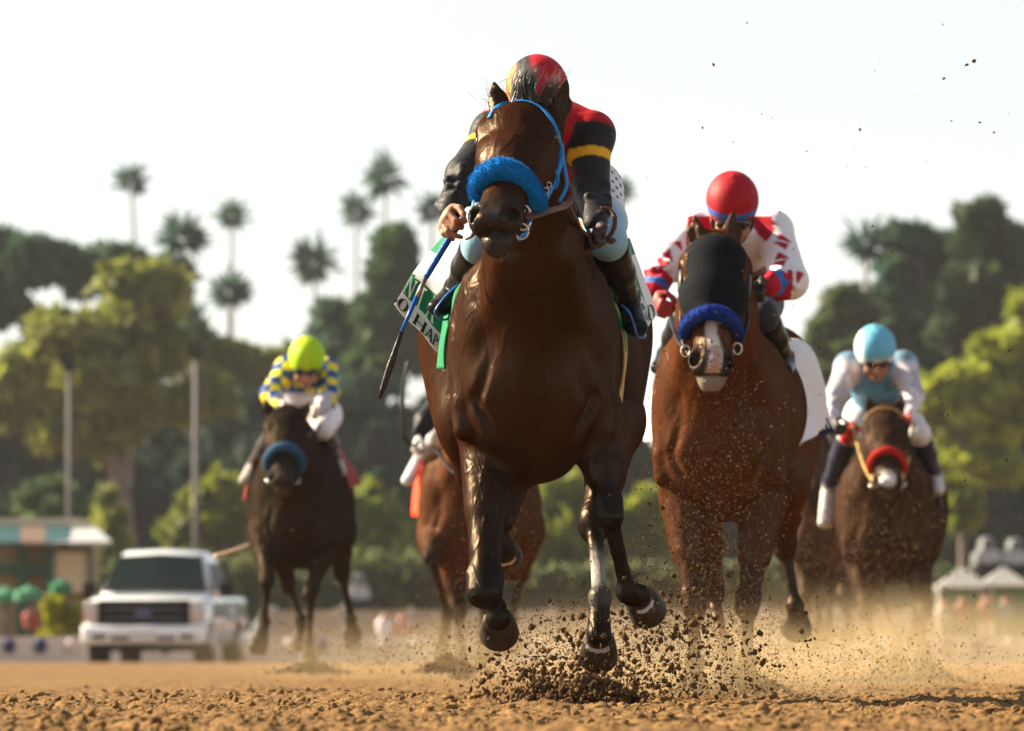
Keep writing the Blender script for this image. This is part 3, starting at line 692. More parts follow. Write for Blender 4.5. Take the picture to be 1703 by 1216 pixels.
mb.tube(spline([q1(882, 357, -.73), q1(880, 372, -.75), q1(872, 392, -.79), q1(862, 398, -.82)], 6), .008, 8, .3, up=(.4, -1, 0))
mb.tube(spline([q1(816, 196, -.50), q1(800, 235, -.50), q1(793, 270, -.60), q1(790, 310, -.70), q1(786, 345, -.80)], 6), .007, 8, .3, up=(-.6, -1, 0))
chk = mb.build('cheekpiece', M_BLUE, lead)
for (u, v, r_) in ((868, 352, .010), (890, 342, .009), (908, 318, .008), (913, 308, .007)):
    mb = MB(); c = q1(u, v, -.745); mb.tube([c+np.array([math.cos(a)*r_, -.006, math.sin(a)*r_*1.3]) for a in np.linspace(0, 6.283, 13)], .0018, 6); mb.build('buckle', M_STEEL, chk)
mb = MB()   # bit rings
mb.tube([q1(870, 362, -.80)+np.array([math.cos(a)*.024, -.008, math.sin(a)*.038]) for a in np.linspace(0.4, 5.9, 22)], .0042, 8); mb.build('bit_ring', M_STEEL, lead); mb = MB()
mb.tube([q1(868, 385, -.82)+np.array([math.cos(a)*.020, -.006, math.sin(a)*.024]) for a in np.linspace(0.0, 6.3, 22)], .003, 8); mb.build('bit_ring', M_STEEL, lead); mb = MB()
mb.tube(spline([q1(782, 350, -.84), q1(778, 362, -.85), q1(784, 376, -.86)], 5), .004, 8)
mb.build('bit_ring', M_STEEL, lead)
mb = MB()
mb.tube(spline([q1(873, 360, -.78), q1(890, 358, -.74), q1(915, 350, -.66), q1(940, 342, -.52), q1(949, 328, -.44), q1(944, 308, -.40), q1(936, 292, -.36)], 7), .0115, 8, .3, up=(.1, -1, .3))
mb.tube(spline([q1(947, 340, -.46), q1(957, 362, -.30), q1(970, 385, -.12), q1(990, 398, .0), q1(1010, 396, .02), q1(1021, 380, .02), q1(1022, 360, .04), q1(1012, 348, .06), q1(998, 347, .06)], 7), .0075, 8, .55, up=(.1, -1, .3))
mb.tube([q1(1006, 398, .0), q1(1018, 402, .0), q1(1022, 397, .0)], .010, 8, .5, up=(0, -1, .3))
mb.tube(spline([q1(786, 372, -.84), q1(790, 380, -.6), q1(786, 392, -.25), q1(776, 398, -.06)], 6), .007, 8, .4)
mb.build('rein', M_LEATHER, lead)
# forelock, mane wisps, whiskers
def tuft(name, base, tip, n, spread_b, spread_t, r0, m, root, k=7, curl=.02, lift=(0, 0, 0)):
    b, t = np.array(base, float), np.array(tip, float); out = []
    for _ in range(n):
        p0 = b+rng.normal(size=3)*spread_b; p3 = t+rng.normal(size=3)*spread_t; m1 = p0*.6+p3*.4+np.array(lift)+rng.normal(size=3)*curl
        w = np.linspace(0, 1, k)[:, None]*(.6+.4*rng.random()); out.append(p0*(1-w)**2+2*m1*w*(1-w)+p3*w*w)
    return strands(name, out, r0, m, root)
M_FORE = mat('forelock_hair', (0.02, 0.017, 0.015), rough=0.33, spec=0.9)
M_SILV = mat('grey_streaked_hair', (0.16, 0.15, 0.14), rough=0.35, spec=0.8)
fl = tuft('forelock', q1(872, 172, -.50), q1(888, 108, -.42), 170, (.016, .02, .008), (.024, .03, .016), .0026, M_FORE, lead, curl=.022, lift=(-.01, -.03, .03))
tuft('hair_wisp', q1(858, 165, -.50), q1(872, 106, -.46), 60, (.010, .01, .008), (.014, .02, .014), .0022, M_SILV, fl, curl=.02, lift=(-.015, -.03, .02))
tuft('hair_wisp', q1(905, 168, -.48), q1(930, 116, -.40), 50, (.012, .01, .010), (.022, .02, .018), .0022, M_HAIRB, fl, curl=.02, lift=(.01, -.03, .02))
tuft('mane', q1(850, 180, -.28), q1(806, 150, -.20), 60, (.035, .08, .03), (.03, .06, .035), .0011, M_FORE, lead, curl=.02)
tuft('whisker', q1(838, 420, -.90), q1(842, 436, -.92), 60, (.028, .01, .006), (.034, .01, .012), .0009, M_HAIRB, lead, curl=.004)
# flowing tail seen behind, mostly hidden
tl = tuft('tail', q1(890, 470, 1.95), q1(905, 640, 2.9), 500, (.03, .03, .03), (.12, .12, .1), .002, M_HAIR, lead, curl=.05, lift=(0, .2, .12))

# ---- saddle cloths
def sheet_fn(front, back, nj=14):
    """front/back: lists of world points down each edge -> function (s, t) -> point"""
    Fp, Bp = np.array(spline(front, 8)), np.array(spline(back, 8))
    def lk(A, t):
        x = t*(len(A)-1); i = min(int(x), len(A)-2); f = x-i; return A[i]*(1-f)+A[i+1]*f
    return lambda s, t: lk(Fp, t)*(1-s)+lk(Bp, t)*s
def sheet(name, fn, mats, pick, parent, ns=36, nt_=44, wave=.006, thick=.004, off=np.zeros(3), tree=None):
    mb = MB(); V = []; tree = TREES.get(parent.name) if tree is None else tree
    for j in range(nt_+1):
        for i in range(ns+1):
            s_, t_ = i/ns, j/nt_; p = fn(s_, t_)+off; p = p+np.array([math.sin(s_*9+t_*4), math.cos(s_*7-t_*5), 0])*wave*t_
            if tree is not None:
                loc, nn, _, dd = tree.find_nearest(Vector(p))
                if (Vector(p)-loc).dot(nn) < .014: p = np.array(loc+nn*(.014+.003*math.sin(s_*11)))
            V.append(p)
    fs = []; ms = []
    for j in range(nt_):
        for i in range(ns):
            fs.append((j*(ns+1)+i, j*(ns+1)+i+1, (j+1)*(ns+1)+i+1, (j+1)*(ns+1)+i)); ms.append(pick((i+.5)/ns, (j+.5)/nt_))
    mb.v = [tuple(v) for v in V]; mb.f = fs; mb.m = ms
    return mb.build(name, mats, parent, solid=thick)
GLY = {'N': [[(0, 0, .0, 1), .10], [(.0, 1, .8, 0), .2], [(.8, 0, .8, 1), .10]], 'A': [[(0, 0, .4, 1), .1], [(.4, 1, .85, 0), .2], [(.17, .36, .65, .36), .08]],
       'T': [[(.4, 0, .4, 1), .2], [(0, .96, .8, .96), .09]], 'H': [[(.08, 0, .08, 1), .2], [(.8, 0, .8, 1), .2], [(.08, .5, .8, .5), .09]],
       'P': [[(.08, 0, .08, 1), .2]], 'I': [[(.3, 0, .3, 1), .2]], 'S': [], 'O': [], 'D': [[(.08, 0, .08, 1), .2]]}
SERIF = {'N': [(0, 0), (0, 1), (.8, 1)], 'A': [(0, 0), (.85, 0)], 'T': [(.4, 0)], 'H': [(.08, 0), (.8, 0), (.08, 1), (.8, 1)], 'P': [(.08, 0), (.08, 1)], 'I': [(.3, 0), (.3, 1)], 'D': []}
def glyph(mb, ch, mapf, x0, y0, w, h, bold=1.0):
    """flat serif letter laid on a surface through mapf(x, y)"""
    def quad(a, b, c, d, n=4):
        for i in range(n):
            t0, t1 = i/n, (i+1)/n
            f = lambda p, q, t: (p[0]+(q[0]-p[0])*t, p[1]+(q[1]-p[1])*t)
            pts = [f(a, b, t0), f(a, b, t1), f(d, c, t1), f(d, c, t0)]
            mb.add([mapf(x0+p[0]*w, y0+p[1]*h) for p in pts], [(0, 1, 2, 3)])
    for (x1, y1, x2, y2), th in GLY[ch]:
        th *= bold; dx, dy = x2-x1, y2-y1; l = math.hypot(dx, dy); nx, ny = (-dy/l*th/2, dx/l*th/2)
        quad((x1-nx, y1-ny), (x2-nx, y2-ny), (x2+nx, y2+ny), (x1+nx, y1+ny))
    for (sx, sy) in SERIF.get(ch, []):
        e = .03 if sy == 0 else -.03; quad((sx-.17, sy-.03+e), (sx+.17, sy-.03+e), (sx+.17, sy+.03+e), (sx-.17, sy+.03+e), 2)
    if ch in 'OPSD':
        segs = {'O': (0, 6.2832, .42, .5, .42, .5), 'P': (-1.5708, 1.5708, .12, .74, .55, .24), 'D': (-1.5708, 1.5708, .12, .5, .72, .48), 'S': (-2.6, 1.2, .4, .28, .36, .26)}[ch]
        a0, a1, cx, cy, rx, ry = segs; n = 26
        for i in range(n):
            A, B_ = a0+(a1-a0)*i/n, a0+(a1-a0)*(i+1)/n
            ti = lambda a: (.05+.15*abs(math.cos(a)))*bold
            pts = [(cx+(rx)*math.cos(A), cy+ry*math.sin(A)), (cx+rx*math.cos(B_), cy+ry*math.sin(B_)), (cx+(rx-ti(B_))*math.cos(B_), cy+(ry-ti(B_)*.6)*math.sin(B_)), (cx+(rx-ti(A))*math.cos(A), cy+(ry-ti(A)*.6)*math.sin(A))]
            mb.add([mapf(x0+p[0]*w, y0+p[1]*h) for p in pts], [(0, 1, 2, 3)])
fnL = sheet_fn([q1(776, 392, .75), q1(762, 440, .75), q1(748, 500, .80), q1(738, 560, .85), q1(731, 588, .85)],
               [q1(742, 388, .92), q1(716, 418, .88), q1(688, 455, .87), q1(670, 485, .87), q1(655, 506, .86)])
def pickL(s, t):
    return 1 if (.50+.03*math.sin(s*3) < t < .76) or (t < .24 and s > .55) else 0
cl = sheet('saddle_cloth', fnL, [M_WHITEC, M_GREEN], pickL, lead, wave=.005)
def on_sheet(fn, off): return lambda x, y: fn(1-x, y)+np.array(off)
def letter(ch, mp_, x, y, w, h_, bold, m, parent):
    mb = MB(); glyph(mb, ch, mp_, x, y, w, h_, bold); mb.v, mb.f = weld(mb.v, mb.f); mb.m = [0]*len(mb.f); mb.build('letter', m, parent, smooth=False, solid=.0015)
def weld(v, f):
    key = {}; out = []; mp_ = []
    for q in v:
        k = tuple(round(c, 4) for c in q)
        if k not in key: key[k] = len(out); out.append(q)
        mp_.append(key[k])
    g_ = [tuple(dict.fromkeys(mp_[i] for i in t)) for t in f]; return out, [t for t in g_ if len(t) > 2]
mp = on_sheet(fnL, (-.006, -.014, .002))
for ch, x in (('N', .05), ('T', .33), ('A', .60)): letter(ch, mp, x, .73, .17, -.19, .9, M_WHITEC, cl)
for ch, x, w in (('S', -.02, .08), ('O', .06, .24), ('H', .44, .24), ('A', .70, .16), ('P', .87, .12)): letter(ch, mp, x, .965, w, -.175, 1.15, M_INK, cl)
fnR = sheet_fn([q1(1034, 398, .75), q1(1040, 440, .75), q1(1046, 490, .8), q1(1058, 540, .85), q1(1064, 556, .85)],
               [q1(1046, 396, 1.25), q1(1058, 428, 1.30), q1(1072, 465, 1.30), q1(1084, 495, 1.30), q1(1092, 524, 1.30)])
cr_ = sheet('saddle_cloth', fnR, [M_WHITEC, M_GREEN], lambda s, t: 1 if (.30 < t < .72 and s < .62) or t < .2 else 0, lead, wave=.004)
mpR = lambda x, y: fnR(x, y)+np.array((.010, -.016, .003))
letter('O', mpR, .45, .98, .42, -.24, 1.0, M_INK, cr_)
letter('A', mpR, .22, .70, .30, -.2, 1.0, M_WHITEC, cr_)
fg = sheet_fn([q1(797, 424, .52), q1(773, 460, .52), q1(755, 510, .55), q1(748, 570, .6), q1(751, 613, .62)],
              [q1(792, 420, .75), q1(766, 458, .78), q1(744, 512, .80), q1(733, 570, .80), q1(727, 613, .80)])
sheet('under_cloth', fg, [M_GREEN], lambda s, t: 0, lead, ns=12, wave=.003, thick=.007)
fg = sheet_fn([q1(984, 398, .52), q1(1003, 436, .52), q1(1017, 490, .55), q1(1022, 545, .6), q1(1022, 583, .62)],
              [q1(990, 396, .70), q1(1010, 434, .74), q1(1024, 488, .76), q1(1029, 545, .76), q1(1030, 590, .76)])
sheet('under_cloth', fg, [M_GREEN], lambda s, t: 0, lead, ns=12, wave=.003, thick=.007)
fg = sheet_fn([q1(1016, 480, .60), q1(1024, 545, .60), q1(1024, 610, .62), q1(1020, 680, .66), q1(1014, 742, .7)],
              [q1(1026, 480, .95), q1(1034, 545, .98), q1(1040, 600, 1.0), q1(1036, 660, 1.0), q1(1022, 740, .95)])
sheet('girth', fg, [M_TAN], lambda s, t: 0, lead, ns=12, wave=.006, thick=.006)
mb = MB()
mb.tube(spline([q1(812, 395, .42), q1(802, 418, .42), q1(790, 440, .46), q1(776, 462, .5)], 5), [.02, .024, .024, .024, .024, .024, .024, .022, .022, .022, .02, .02, .018, .017, .015, .014], 10, .6); mb.build('saddle_pad', M_TAN, lead); mb = MB()
mb.tube(spline([q1(966, 386, .42), q1(974, 398, .42), q1(984, 412, .46)], 5), [.018, .02, .02, .02, .02, .02, .02, .018, .016, .014, .012], 10, .6)
mb.build('saddle_pad', M_TAN, lead)
S_ = Body(); S_.cap(q1(880, 372, .45), q1(900, 372, 1.15), (.12, .045), (.16, .05), (.02, .02, .02), .03)
for q in (790, 1000): S_.cap(q1(q, 400, .62), q1(q+(-22 if q < 900 else 24), 490, .68), (.015, .12), (.012, .09), (.02, .02, .02), .02)
S_.mesh('saddle', .009, M_DLEATHER, lead)
def stirrup(name, pts, root, m=M_STRAP, r=.006):
    mb = MB(); mb.tube(spline(pts, 6), r, 8, .6); return mb.build(name, m, root)
M_BLUEI = mat('blue_stirrup', (0.01, 0.10, 0.38), rough=0.3, spec=.6)
stirrup('stirrup', [q1(768, 470, .60), q1(752, 482, .58), q1(735, 500, .56), q1(724, 520, .56), q1(738, 532, .58), q1(756, 524, .62)], lead, M_BLUEI, .0065)
stirrup('stirrup', [q1(1034, 508, .58), q1(1046, 520, .56), q1(1054, 540, .56), q1(1060, 560, .56), q1(1070, 561, .58), q1(1072, 556, .62)], lead, M_BLUEI, .0065)
RED = (0.38, 0.007, 0.014); YEL = (0.72, 0.42, 0.02); BK = (0.018, 0.018, 0.022); BLUE = (0.02, 0.24, 0.62)
man1 = empty('person', q1(930, 420, .7), 'jockey in a red vest with black sleeves and yellow armbands crouched over the leading horse', 'person')
sl1 = (q1(822, 222, .35), q1(772, 292, .20), q1(748, 352, .05)); sr1 = (q1(984, 224, .35), q1(983, 318, .28), q1(990, 372, .04))
def paint1(V, C):
    for sh, el, wr in (sl1, sr1):
        u = nrm(el-sh); t = (V-sh) @ u; L_ = np.linalg.norm(el-sh); pr = np.linalg.norm((V-sh)-np.outer(t, u), axis=1)
        C[(t > -.012) & (pr < .092) & (t < L_+.1)] = BK
        m = (np.abs(t-L_*.42) < .016) & (pr < .080); C[m] = YEL
    return C
def capp1(q, C):
    # q: head frame (side, back, up); red cover, dark left part, orange upper left edge
    C[:] = RED; C[q[:, 0] < -.022] = (.02, .018, .022); e = (np.abs(q[:, 0]+.022) < .004); C[e] = (.25, .01, .012)
    C[(q[:, 0] < -.068) & (q[:, 2] > .03)] = (.55, .16, .02)
    return C
def paintb1(V, C):
    c = q1(1022, 300, .9); m = (np.abs(V[:, 2]-c[2]) < .085) & (V[:, 0] > c[0]-.05) & (np.sin(V[:, 2]*170+V[:, 0]*60)*np.sin(V[:, 0]*230) > .45); C[m] = (.05, .05, .07); return C
R1 = dict(s=1.0, fine=1, paint_b=paintb1, pelvis=q1(944, 318, .92), waist=q1(930, 272, .68), chest=q1(905, 225, .42), neck=q1(898, 205, .28), head=q1(893, 172, .16),
    face=(0, -.75, -.65), sh_l=sl1[0], sh_r=sr1[0], el_l=sl1[1], el_r=sr1[1], wr_l=sl1[2], wr_r=sr1[2],
    kn_l=q1(800, 405, .38), kn_r=q1(1010, 398, .38), an_l=q1(762, 478, .72), an_r=q1(1042, 498, .72), toe_l=q1(730, 512, .62), toe_r=q1(1058, 545, .60),
    hand_l=((-.20, -.88, -.42), (.45, -.35, .82), (.88, .1, -.46)), hand_r=((.0, -.5, -.86), (.5, -.3, .2), (-.7, -.6, 0)), glove_r=(.03, .018, .022),
    curl_l=(.9, 1.0, .62, .5), torso_col=RED, sleeve_col=BK, breech_col=(.68, .68, .72), knee_col=(.22, .42, .56), cap_col=RED, paint=paint1, paint_cap=capp1,
    hr=.112, folds=7, arm_w=(.064, .060, .038))
build_rider(R1, man1, .0045)
M_WHIPB = mat('blue_whip_grip', (0.01, 0.10, 0.42), rough=0.4, bump=.3, bscale=80); M_WHIP = mat('dark_whip_shaft', (0.02, 0.013, 0.012), rough=0.35, var=.3, bump=.3, bscale=60)
whip = empty('riding_whip', q1(740, 400, -.08), 'blue and dark riding whip held low in the bare hand of the leading jockey', 'riding whip')
mb = MB(); a, b = q1(766, 366, -.01), q1(708, 462, -.08); mb.tube(spline([a, a*.7+b*.3, a*.3+b*.7, b], 4), [.011, .0125, .012, .0115, .011, .011, .0105, .0105, .0105, .010, .010, .0095, .009], 10); mb.build('grip', M_WHIPB, whip)
mb = MB(); c = q1(693, 494, -.11); mb.tube([b, c], .0075, 8); mb.build('collar', M_SHOE, whip)
mb = MB(); d = q1(668, 552, -.13); mb.tube([c, d], [.0075, .0065], 8); mb.build('shaft', M_WHIPB, whip)
mb = MB(); e = q1(631, 664, -.15); mb.tube([d, d*.8+e*.2, d*.5+e*.5, d*.15+e*.85, e], [.0065, .0085, .0115, .0095, .005], 10, .6, up=(0, -1, 0)); mb.build('flap', M_WHIP, whip)
# ------------------------------------------------------------------ second horse, on the right
Z2 = 24.76
def q2(u, v, d): return P(u, v, Z2+d)
BR2 = (0.056, 0.0165, 0.0045)
M_FUR2 = fur('brown_coat', rough=0.33, spec=.017, dirt=(.20, .125, .06), dirtamt=.07, dscale=55)
M_NAVYF = mat('navy_fleece', (0.004, 0.035, 0.26), rough=0.9, var=0.2, vscale=50, bump=0.8, bscale=110)
M_HOOD = mat('black_racing_hood', (0.006, 0.007, 0.010), rough=0.8, spec=.05, var=0.25, vscale=30, bump=0.3, bscale=200)
horse2 = empty('horse', P(1200, 1156, Z2+.6), 'brown racehorse with white blaze, black hood and dark blue noseband, right of the leader', 'horse')
NZ2 = q2(1184, 560, -.72)
def paint2(V, C):
    C = C*(1+0.3*(n3(V, 7)[:, None]-.5))
    u = V[:, 0]-(NZ2[0]+.004+.01*np.sin(V[:, 2]*30)); w = .016+.010*np.clip((1.62-V[:, 2])*3, 0, 1); front = (V[:, 1] < NZ2[1]+.10)
    z = V[:, 2]; a_ = np.clip((w-np.abs(u))/.006+.5, 0, 1)*front*(z > q2(0, 622, -.75)[2])*(z < q2(0, 500, -.6)[2]); C = C*(1-a_[:, None])+np.array((.55, .52, .50))*a_[:, None]
    m = front & (np.abs(u) < .018) & (z < q2(0, 575, -.75)[2]) & (z > q2(0, 622, -.75)[2]); C[m] = (.42, .26, .22)
    m = front & (z < q2(0, 628, -.75)[2]) & (z > q2(0, 652, -.75)[2]) & (V[:, 1] < NZ2[1]+.08) & (np.abs(u) < .09); C[m] = C[m]*.4+np.array((.30, .24, .20))*.6
    return C
H2 = dict(base=BR2, dark=(.022, .014, .011), chest=q2(1196, 700, .0), hip=q2(1232, 640, 1.5), hw=.30, tw=.15, bw=.28, s=1.02,
    neck_base=q2(1195, 640, .15), neck_mid=q2(1192, 520, -.15), poll=q2(1190, 430, -.42), brow=q2(1189, 448, -.50), nose=q2(1185, 540, -.66),
    muzzle=q2(1183, 596, -.75), lip=q2(1183, 632, -.78), headw=1.12, hscale=1.04, muzcol=(.035, .03, .028), headside=(1, 0.05, 0),
    ear_l=(q2(1160, 408, -.44), q2(1156, 358, -.42)), ear_r=(q2(1218, 406, -.44), q2(1218, 350, -.42)), earw=.038,
    ear_l_open=(-.5, -.8, .1), ear_r_open=(.5, -.8, 0), ear_l_side=(1, .3, 0), ear_r_side=(1, -.3, 0), earin=(.05, .035, .025),
    fl=(q2(1136, 825, .20), q2(1154, 1005, .0), q2(1155, 1100, .06), q2(1155, 1132, .04)), fl_hoof=((0, -1, -.15), (0, .1, -1)),
    fr=(q2(1268, 835, .20), q2(1243, 1005, .0), q2(1243, 1100, .05), q2(1243, 1128, .03)), fr_hoof=((0, -1, -.15), (0, .1, -1)),
    hl=(q2(1165, 800, 1.1), q2(1184, 985, 1.25), q2(1207, 1085, 1.0), q2(1209, 1112, .95)), hl_hoof=((0, -1, -.2), (0, .1, -1)),
    hr=(q2(1308, 800, 1.25), q2(1304, 905, 1.6), q2(1322, 1008, 1.55), q2(1325, 1030, 1.62)), hr_hoof=((.05, .0, -1), (0, 1, .15)), paint=paint2,
    fl_col=(.10, .055, .03), hl_col=(.08, .045, .025))
build_horse(H2, horse2, M_FUR2, 0.009)
T2 = H2['tree']
# hood: a thin shell over the forehead and cheeks
Bh = Body(H2['hsd']); br2, no2, po2 = H2['brow'], H2['nose'], H2['poll']; hd2, sd2, fr2 = H2['hd'], H2['hsd'], H2['hfr']
Bh.cap(br2-hd2*.0, br2*.45+no2*.55, (.138, .142), (.130, .130), (.5, .5, .5), .03, 1, sd2); Bh.cap(br2*.45+no2*.55, no2-hd2*.02, (.130, .130), (.092, .110), (.5, .5, .5), .03, 1, sd2)
for q in (-1, 1):
    Bh.el(br2+sd2*q*.125+fr2*.04+hd2*.085, (.022, .06, .026), (.5, .5, .5), .010, -1, np.stack([sd2, fr2, hd2]))
Bh.el(br2+hd2*.045-fr2*.02, (.140, .115, .105), (.5, .5, .5), .03, 1, np.stack([sd2, fr2, hd2]))
Bh.p.insert(0, Bh.p.pop())
Bh.mesh('racing_hood', .009, M_HOOD, horse2, smooth=2)
for q in (-1, 1):   # blinker cups
    mb = MB(); c = br2+sd2*q*.128+hd2*.07+fr2*.005; mb.tube([c-hd2*.075, c-hd2*.06, c, c+hd2*.06, c+hd2*.075], [.012, .03, .036, .03, .012], 12, .42, up=tuple(sd2)); mb.build('blinker_cup', M_DLEATHER, horse2)
fleece('noseband', horse2, [q2(1138, 560, -.62), q2(1141, 543, -.69), q2(1152, 530, -.76), q2(1170, 521, -.80), q2(1190, 520, -.80), q2(1210, 528, -.77), q2(1223, 543, -.70), q2(1226, 558, -.62)], .029, M_NAVYF, n=6000, ln=.006)
mb = MB(); ribbon_on(mb, T2, [(1143, 428), (1155, 412), (1185, 402), (1215, 410), (1234, 430)], .014, .003, .006); mb.build('browband', M_DLEATHER, horse2)
for pts in ([q2(1134, 500, -.55), q2(1133, 540, -.6), q2(1135, 565, -.64), q2(1146, 590, -.7)], [q2(1240, 500, -.55), q2(1243, 530, -.58), q2(1236, 560, -.62), q2(1226, 590, -.68)]):
    mb = MB(); mb.tube(spline(pts, 6), .008, 8, .4, up=(0, -1, 0)); mb.build('cheekpiece', M_DLEATHER, horse2)
for c in (q2(1140, 584, -.70), q2(1226, 580, -.70)):
    mb = MB(); mb.tube([c+np.array([math.cos(a)*.017, -.01, math.sin(a)*.022]) for a in np.linspace(0, 6.283, 20)], .0038, 8); mb.build('bit_ring', M_STEEL, horse2)
for pts in ([q2(1138, 580, -.68), q2(1125, 560, -.3), q2(1118, 530, .05), q2(1105, 505, .2)], [q2(1228, 580, -.68), q2(1240, 545, -.35), q2(1250, 510, -.1), q2(1256, 485, .05)]):
    mb = MB(); mb.tube(spline(pts, 7), .010, 8, .35); mb.build('rein', M_DLEATHER, horse2)
tuft('mane', q2(1190, 420, -.30), q2(1235, 405, -.1), 80, (.03, .06, .02), (.04, .06, .03), .0013, M_HAIR, horse2)
tuft('tail', q2(1265, 560, 2.0), q2(1285, 760, 2.7), 300, (.03, .03, .03), (.12, .12, .1), .003, M_HAIR, horse2, curl=.05, lift=(0, .2, .12))
M_BLUEC = mat('royal_blue_cloth', (0.01, 0.12, 0.5), rough=0.7, bump=.2, bscale=40); M_NAVYC = mat('navy_cloth', (0.008, 0.012, 0.045), rough=0.7)
fn2 = sheet_fn([q2(1268, 556, .9), q2(1300, 595, 1.0), q2(1312, 650, 1.05), q2(1318, 700, 1.05), q2(1334, 742, 1.05)],
               [q2(1268, 560, .95), q2(1310, 585, 1.35), q2(1345, 618, 1.5), q2(1372, 650, 1.5), q2(1377, 700, 1.45)])
cl2 = sheet('saddle_cloth', fn2, [M_WHITEC, M_BLUEC, M_NAVYC], lambda s, t: 1 if t < .09 and s < .8 else 0, horse2, wave=.015)
fn2c = sheet_fn([q2(1352, 700, 1.35), q2(1350, 714, 1.35), q2(1346, 732, 1.35)], [q2(1372, 690, 1.4), q2(1380, 704, 1.42), q2(1388, 718, 1.42)])
cn = sheet('cloth_corner', fn2c, [M_NAVYC], lambda s, t: 0, cl2, wave=.004, ns=12, nt_=12)
mp2 = lambda x, y: fn2c(x, y)+np.array((-.004, -.014, .004))
for ch, x in (('N', .02), ('A', .27), ('N', .52), ('I', .80)): letter(ch, mp2, x, .78, .24, -.60, 1.1, M_WHITEC, cn)
fn2l = sheet_fn([q2(1135, 560, .55), q2(1115, 600, .6), q2(1100, 650, .6), q2(1092, 690, .6), q2(1090, 735, .6)],
                [q2(1128, 556, .9), q2(1104, 600, .95), q2(1086, 650, 1.0), q2(1076, 690, 1.0), q2(1070, 735, 1.0)])
sheet('saddle_cloth', fn2l, [M_WHITEC, M_BLUEC], lambda s, t: 1 if t < .2 else 0, horse2, wave=.006)
S_ = Body(); S_.cap(q2(1205, 545, .5), q2(1220, 545, 1.1), (.12, .045), (.15, .05), (.02, .02, .02), .03)
S_.cap(q2(1262, 570, .6), q2(1295, 640, .6), (.02, .10), (.015, .08), (.02, .02, .02), .02); S_.mesh('saddle', .012, M_DLEATHER, horse2)
stirrup('stirrup', [q2(1292, 592, .52), q2(1305, 605, .50), q2(1312, 622, .5), q2(1300, 628, .5), q2(1285, 622, .5)], horse2)
stirrup('stirrup', [q2(1106, 580, .52), q2(1096, 600, .50), q2(1090, 618, .5), q2(1100, 628, .5), q2(1112, 618, .5)], horse2)

WH = (.74, .73, .76); RD = (.38, .006, .022)
man2 = empty('person', q2(1215, 640, .7), 'jockey in white silks with red diamonds and a red cap with blue band', 'person')
A2 = dict(sl=q2(1155, 385, .35), el=q2(1112, 432, .15), wl=q2(1086, 492, .05), sr=q2(1285, 385, .35), er=q2(1314, 468, .12), wr=q2(1276, 476, -.02))
def paint_2(V, C):
    c0 = q2(1215, 330, .2); x = (V[:, 0]-c0[0]); z = (V[:, 2]-c0[2])
    C[:] = WH
    m = (z < -.065) & (z > -.17) & (np.abs(x) < .17) & (np.abs((x*8.5+.3) % 1-.5)*.15 < .175+z); C[m] = RD
    for a, b in (('sl', 'el'), ('sr', 'er'), ('el', 'wl'), ('er', 'wr')):
        p, q = A2[a], A2[b]; u = nrm(q-p); L_ = np.linalg.norm(q-p); d = V-p; t = d @ u; f = np.cross(u, [0, 1, 0]); s_ = d @ nrm(f); pr = np.linalg.norm(d-np.outer(t, u), axis=1)
        ins = (t > 0) & (t < L_) & (pr < .12); k = t/.105; kk = (k % 1)-.5; cell = (np.floor(k) % 2)*.03-.012
        mm = ins & (np.abs(kk)*1.0+np.abs(s_-cell)/.068 < .50) & (np.abs(kk*.06-(s_-cell)*.3) > .003); C[mm] = RD
    for w, e in ((A2['wr'], A2['er']), (A2['wl'], A2['el'])):
        u = nrm(e-w); t = (V-w) @ u; pr = np.linalg.norm((V-w)-np.outer(t, u), axis=1); m = (t < .095) & (t > -.05) & (pr < .08); C[m] = RD
        m = m & (np.abs(t-.045) < .011); C[m] = (.02, .16, .5)
    return C
def cap2(q, C):
    C[:] = (.34, .004, .013); b = np.abs(q[:, 2]-.026) < .012; C[b] = (.01, .14, .48)
    e = (np.abs(np.abs(q[:, 0])-.055-.02*(q[:, 2] > 2)) < .0018) & (q[:, 2] > 0); C[e] = (.2, .004, .01); return C
R2 = dict(s=1.02, pelvis=q2(1235, 470, .95), waist=q2(1225, 425, .72), chest=q2(1218, 392, .42), neck=q2(1217, 380, .25), head=q2(1218, 352, .10), face=(.02, -.86, -.5),
    sh_l=A2['sl'], el_l=A2['el'], wr_l=A2['wl'], sh_r=A2['sr'], el_r=A2['er'], wr_r=A2['wr'], kn_l=q2(1140, 530, .35), kn_r=q2(1268, 525, .35),
    an_l=q2(1112, 590, .65), an_r=q2(1302, 596, .65), toe_l=q2(1098, 612, .55), toe_r=q2(1302, 616, .50),
    hand_l=((.3, -.7, -.6), (.3, -.5, .7), (.8, -.2, 0)), hand_r=((-.7, -.6, -.3), (-.2, -.4, .8), (-.3, -.3, -.9)), glove_r=(.02, .018, .016), glove_l=(.3, .04, .04),
    torso_col=WH, sleeve_col=WH, breech_col=(.03, .035, .045), cap_col=(.34, .004, .013), paint=paint_2, paint_cap=cap2, hr=.112, arm_w=(.078, .070, .040), folds=7, tau=.004)
build_rider(R2, man2, .007)
whip2 = empty('riding_whip', q2(1095, 505, .05), 'black whip end sticking up beside the left hand of the jockey in white and red', 'riding whip')
mb = MB(); mb.tube([q2(1085, 522, .06), q2(1098, 502, .02), q2(1103, 495, .0)], [.009, .010, .015], 10); mb.build('handle', M_DLEATHER, whip2)
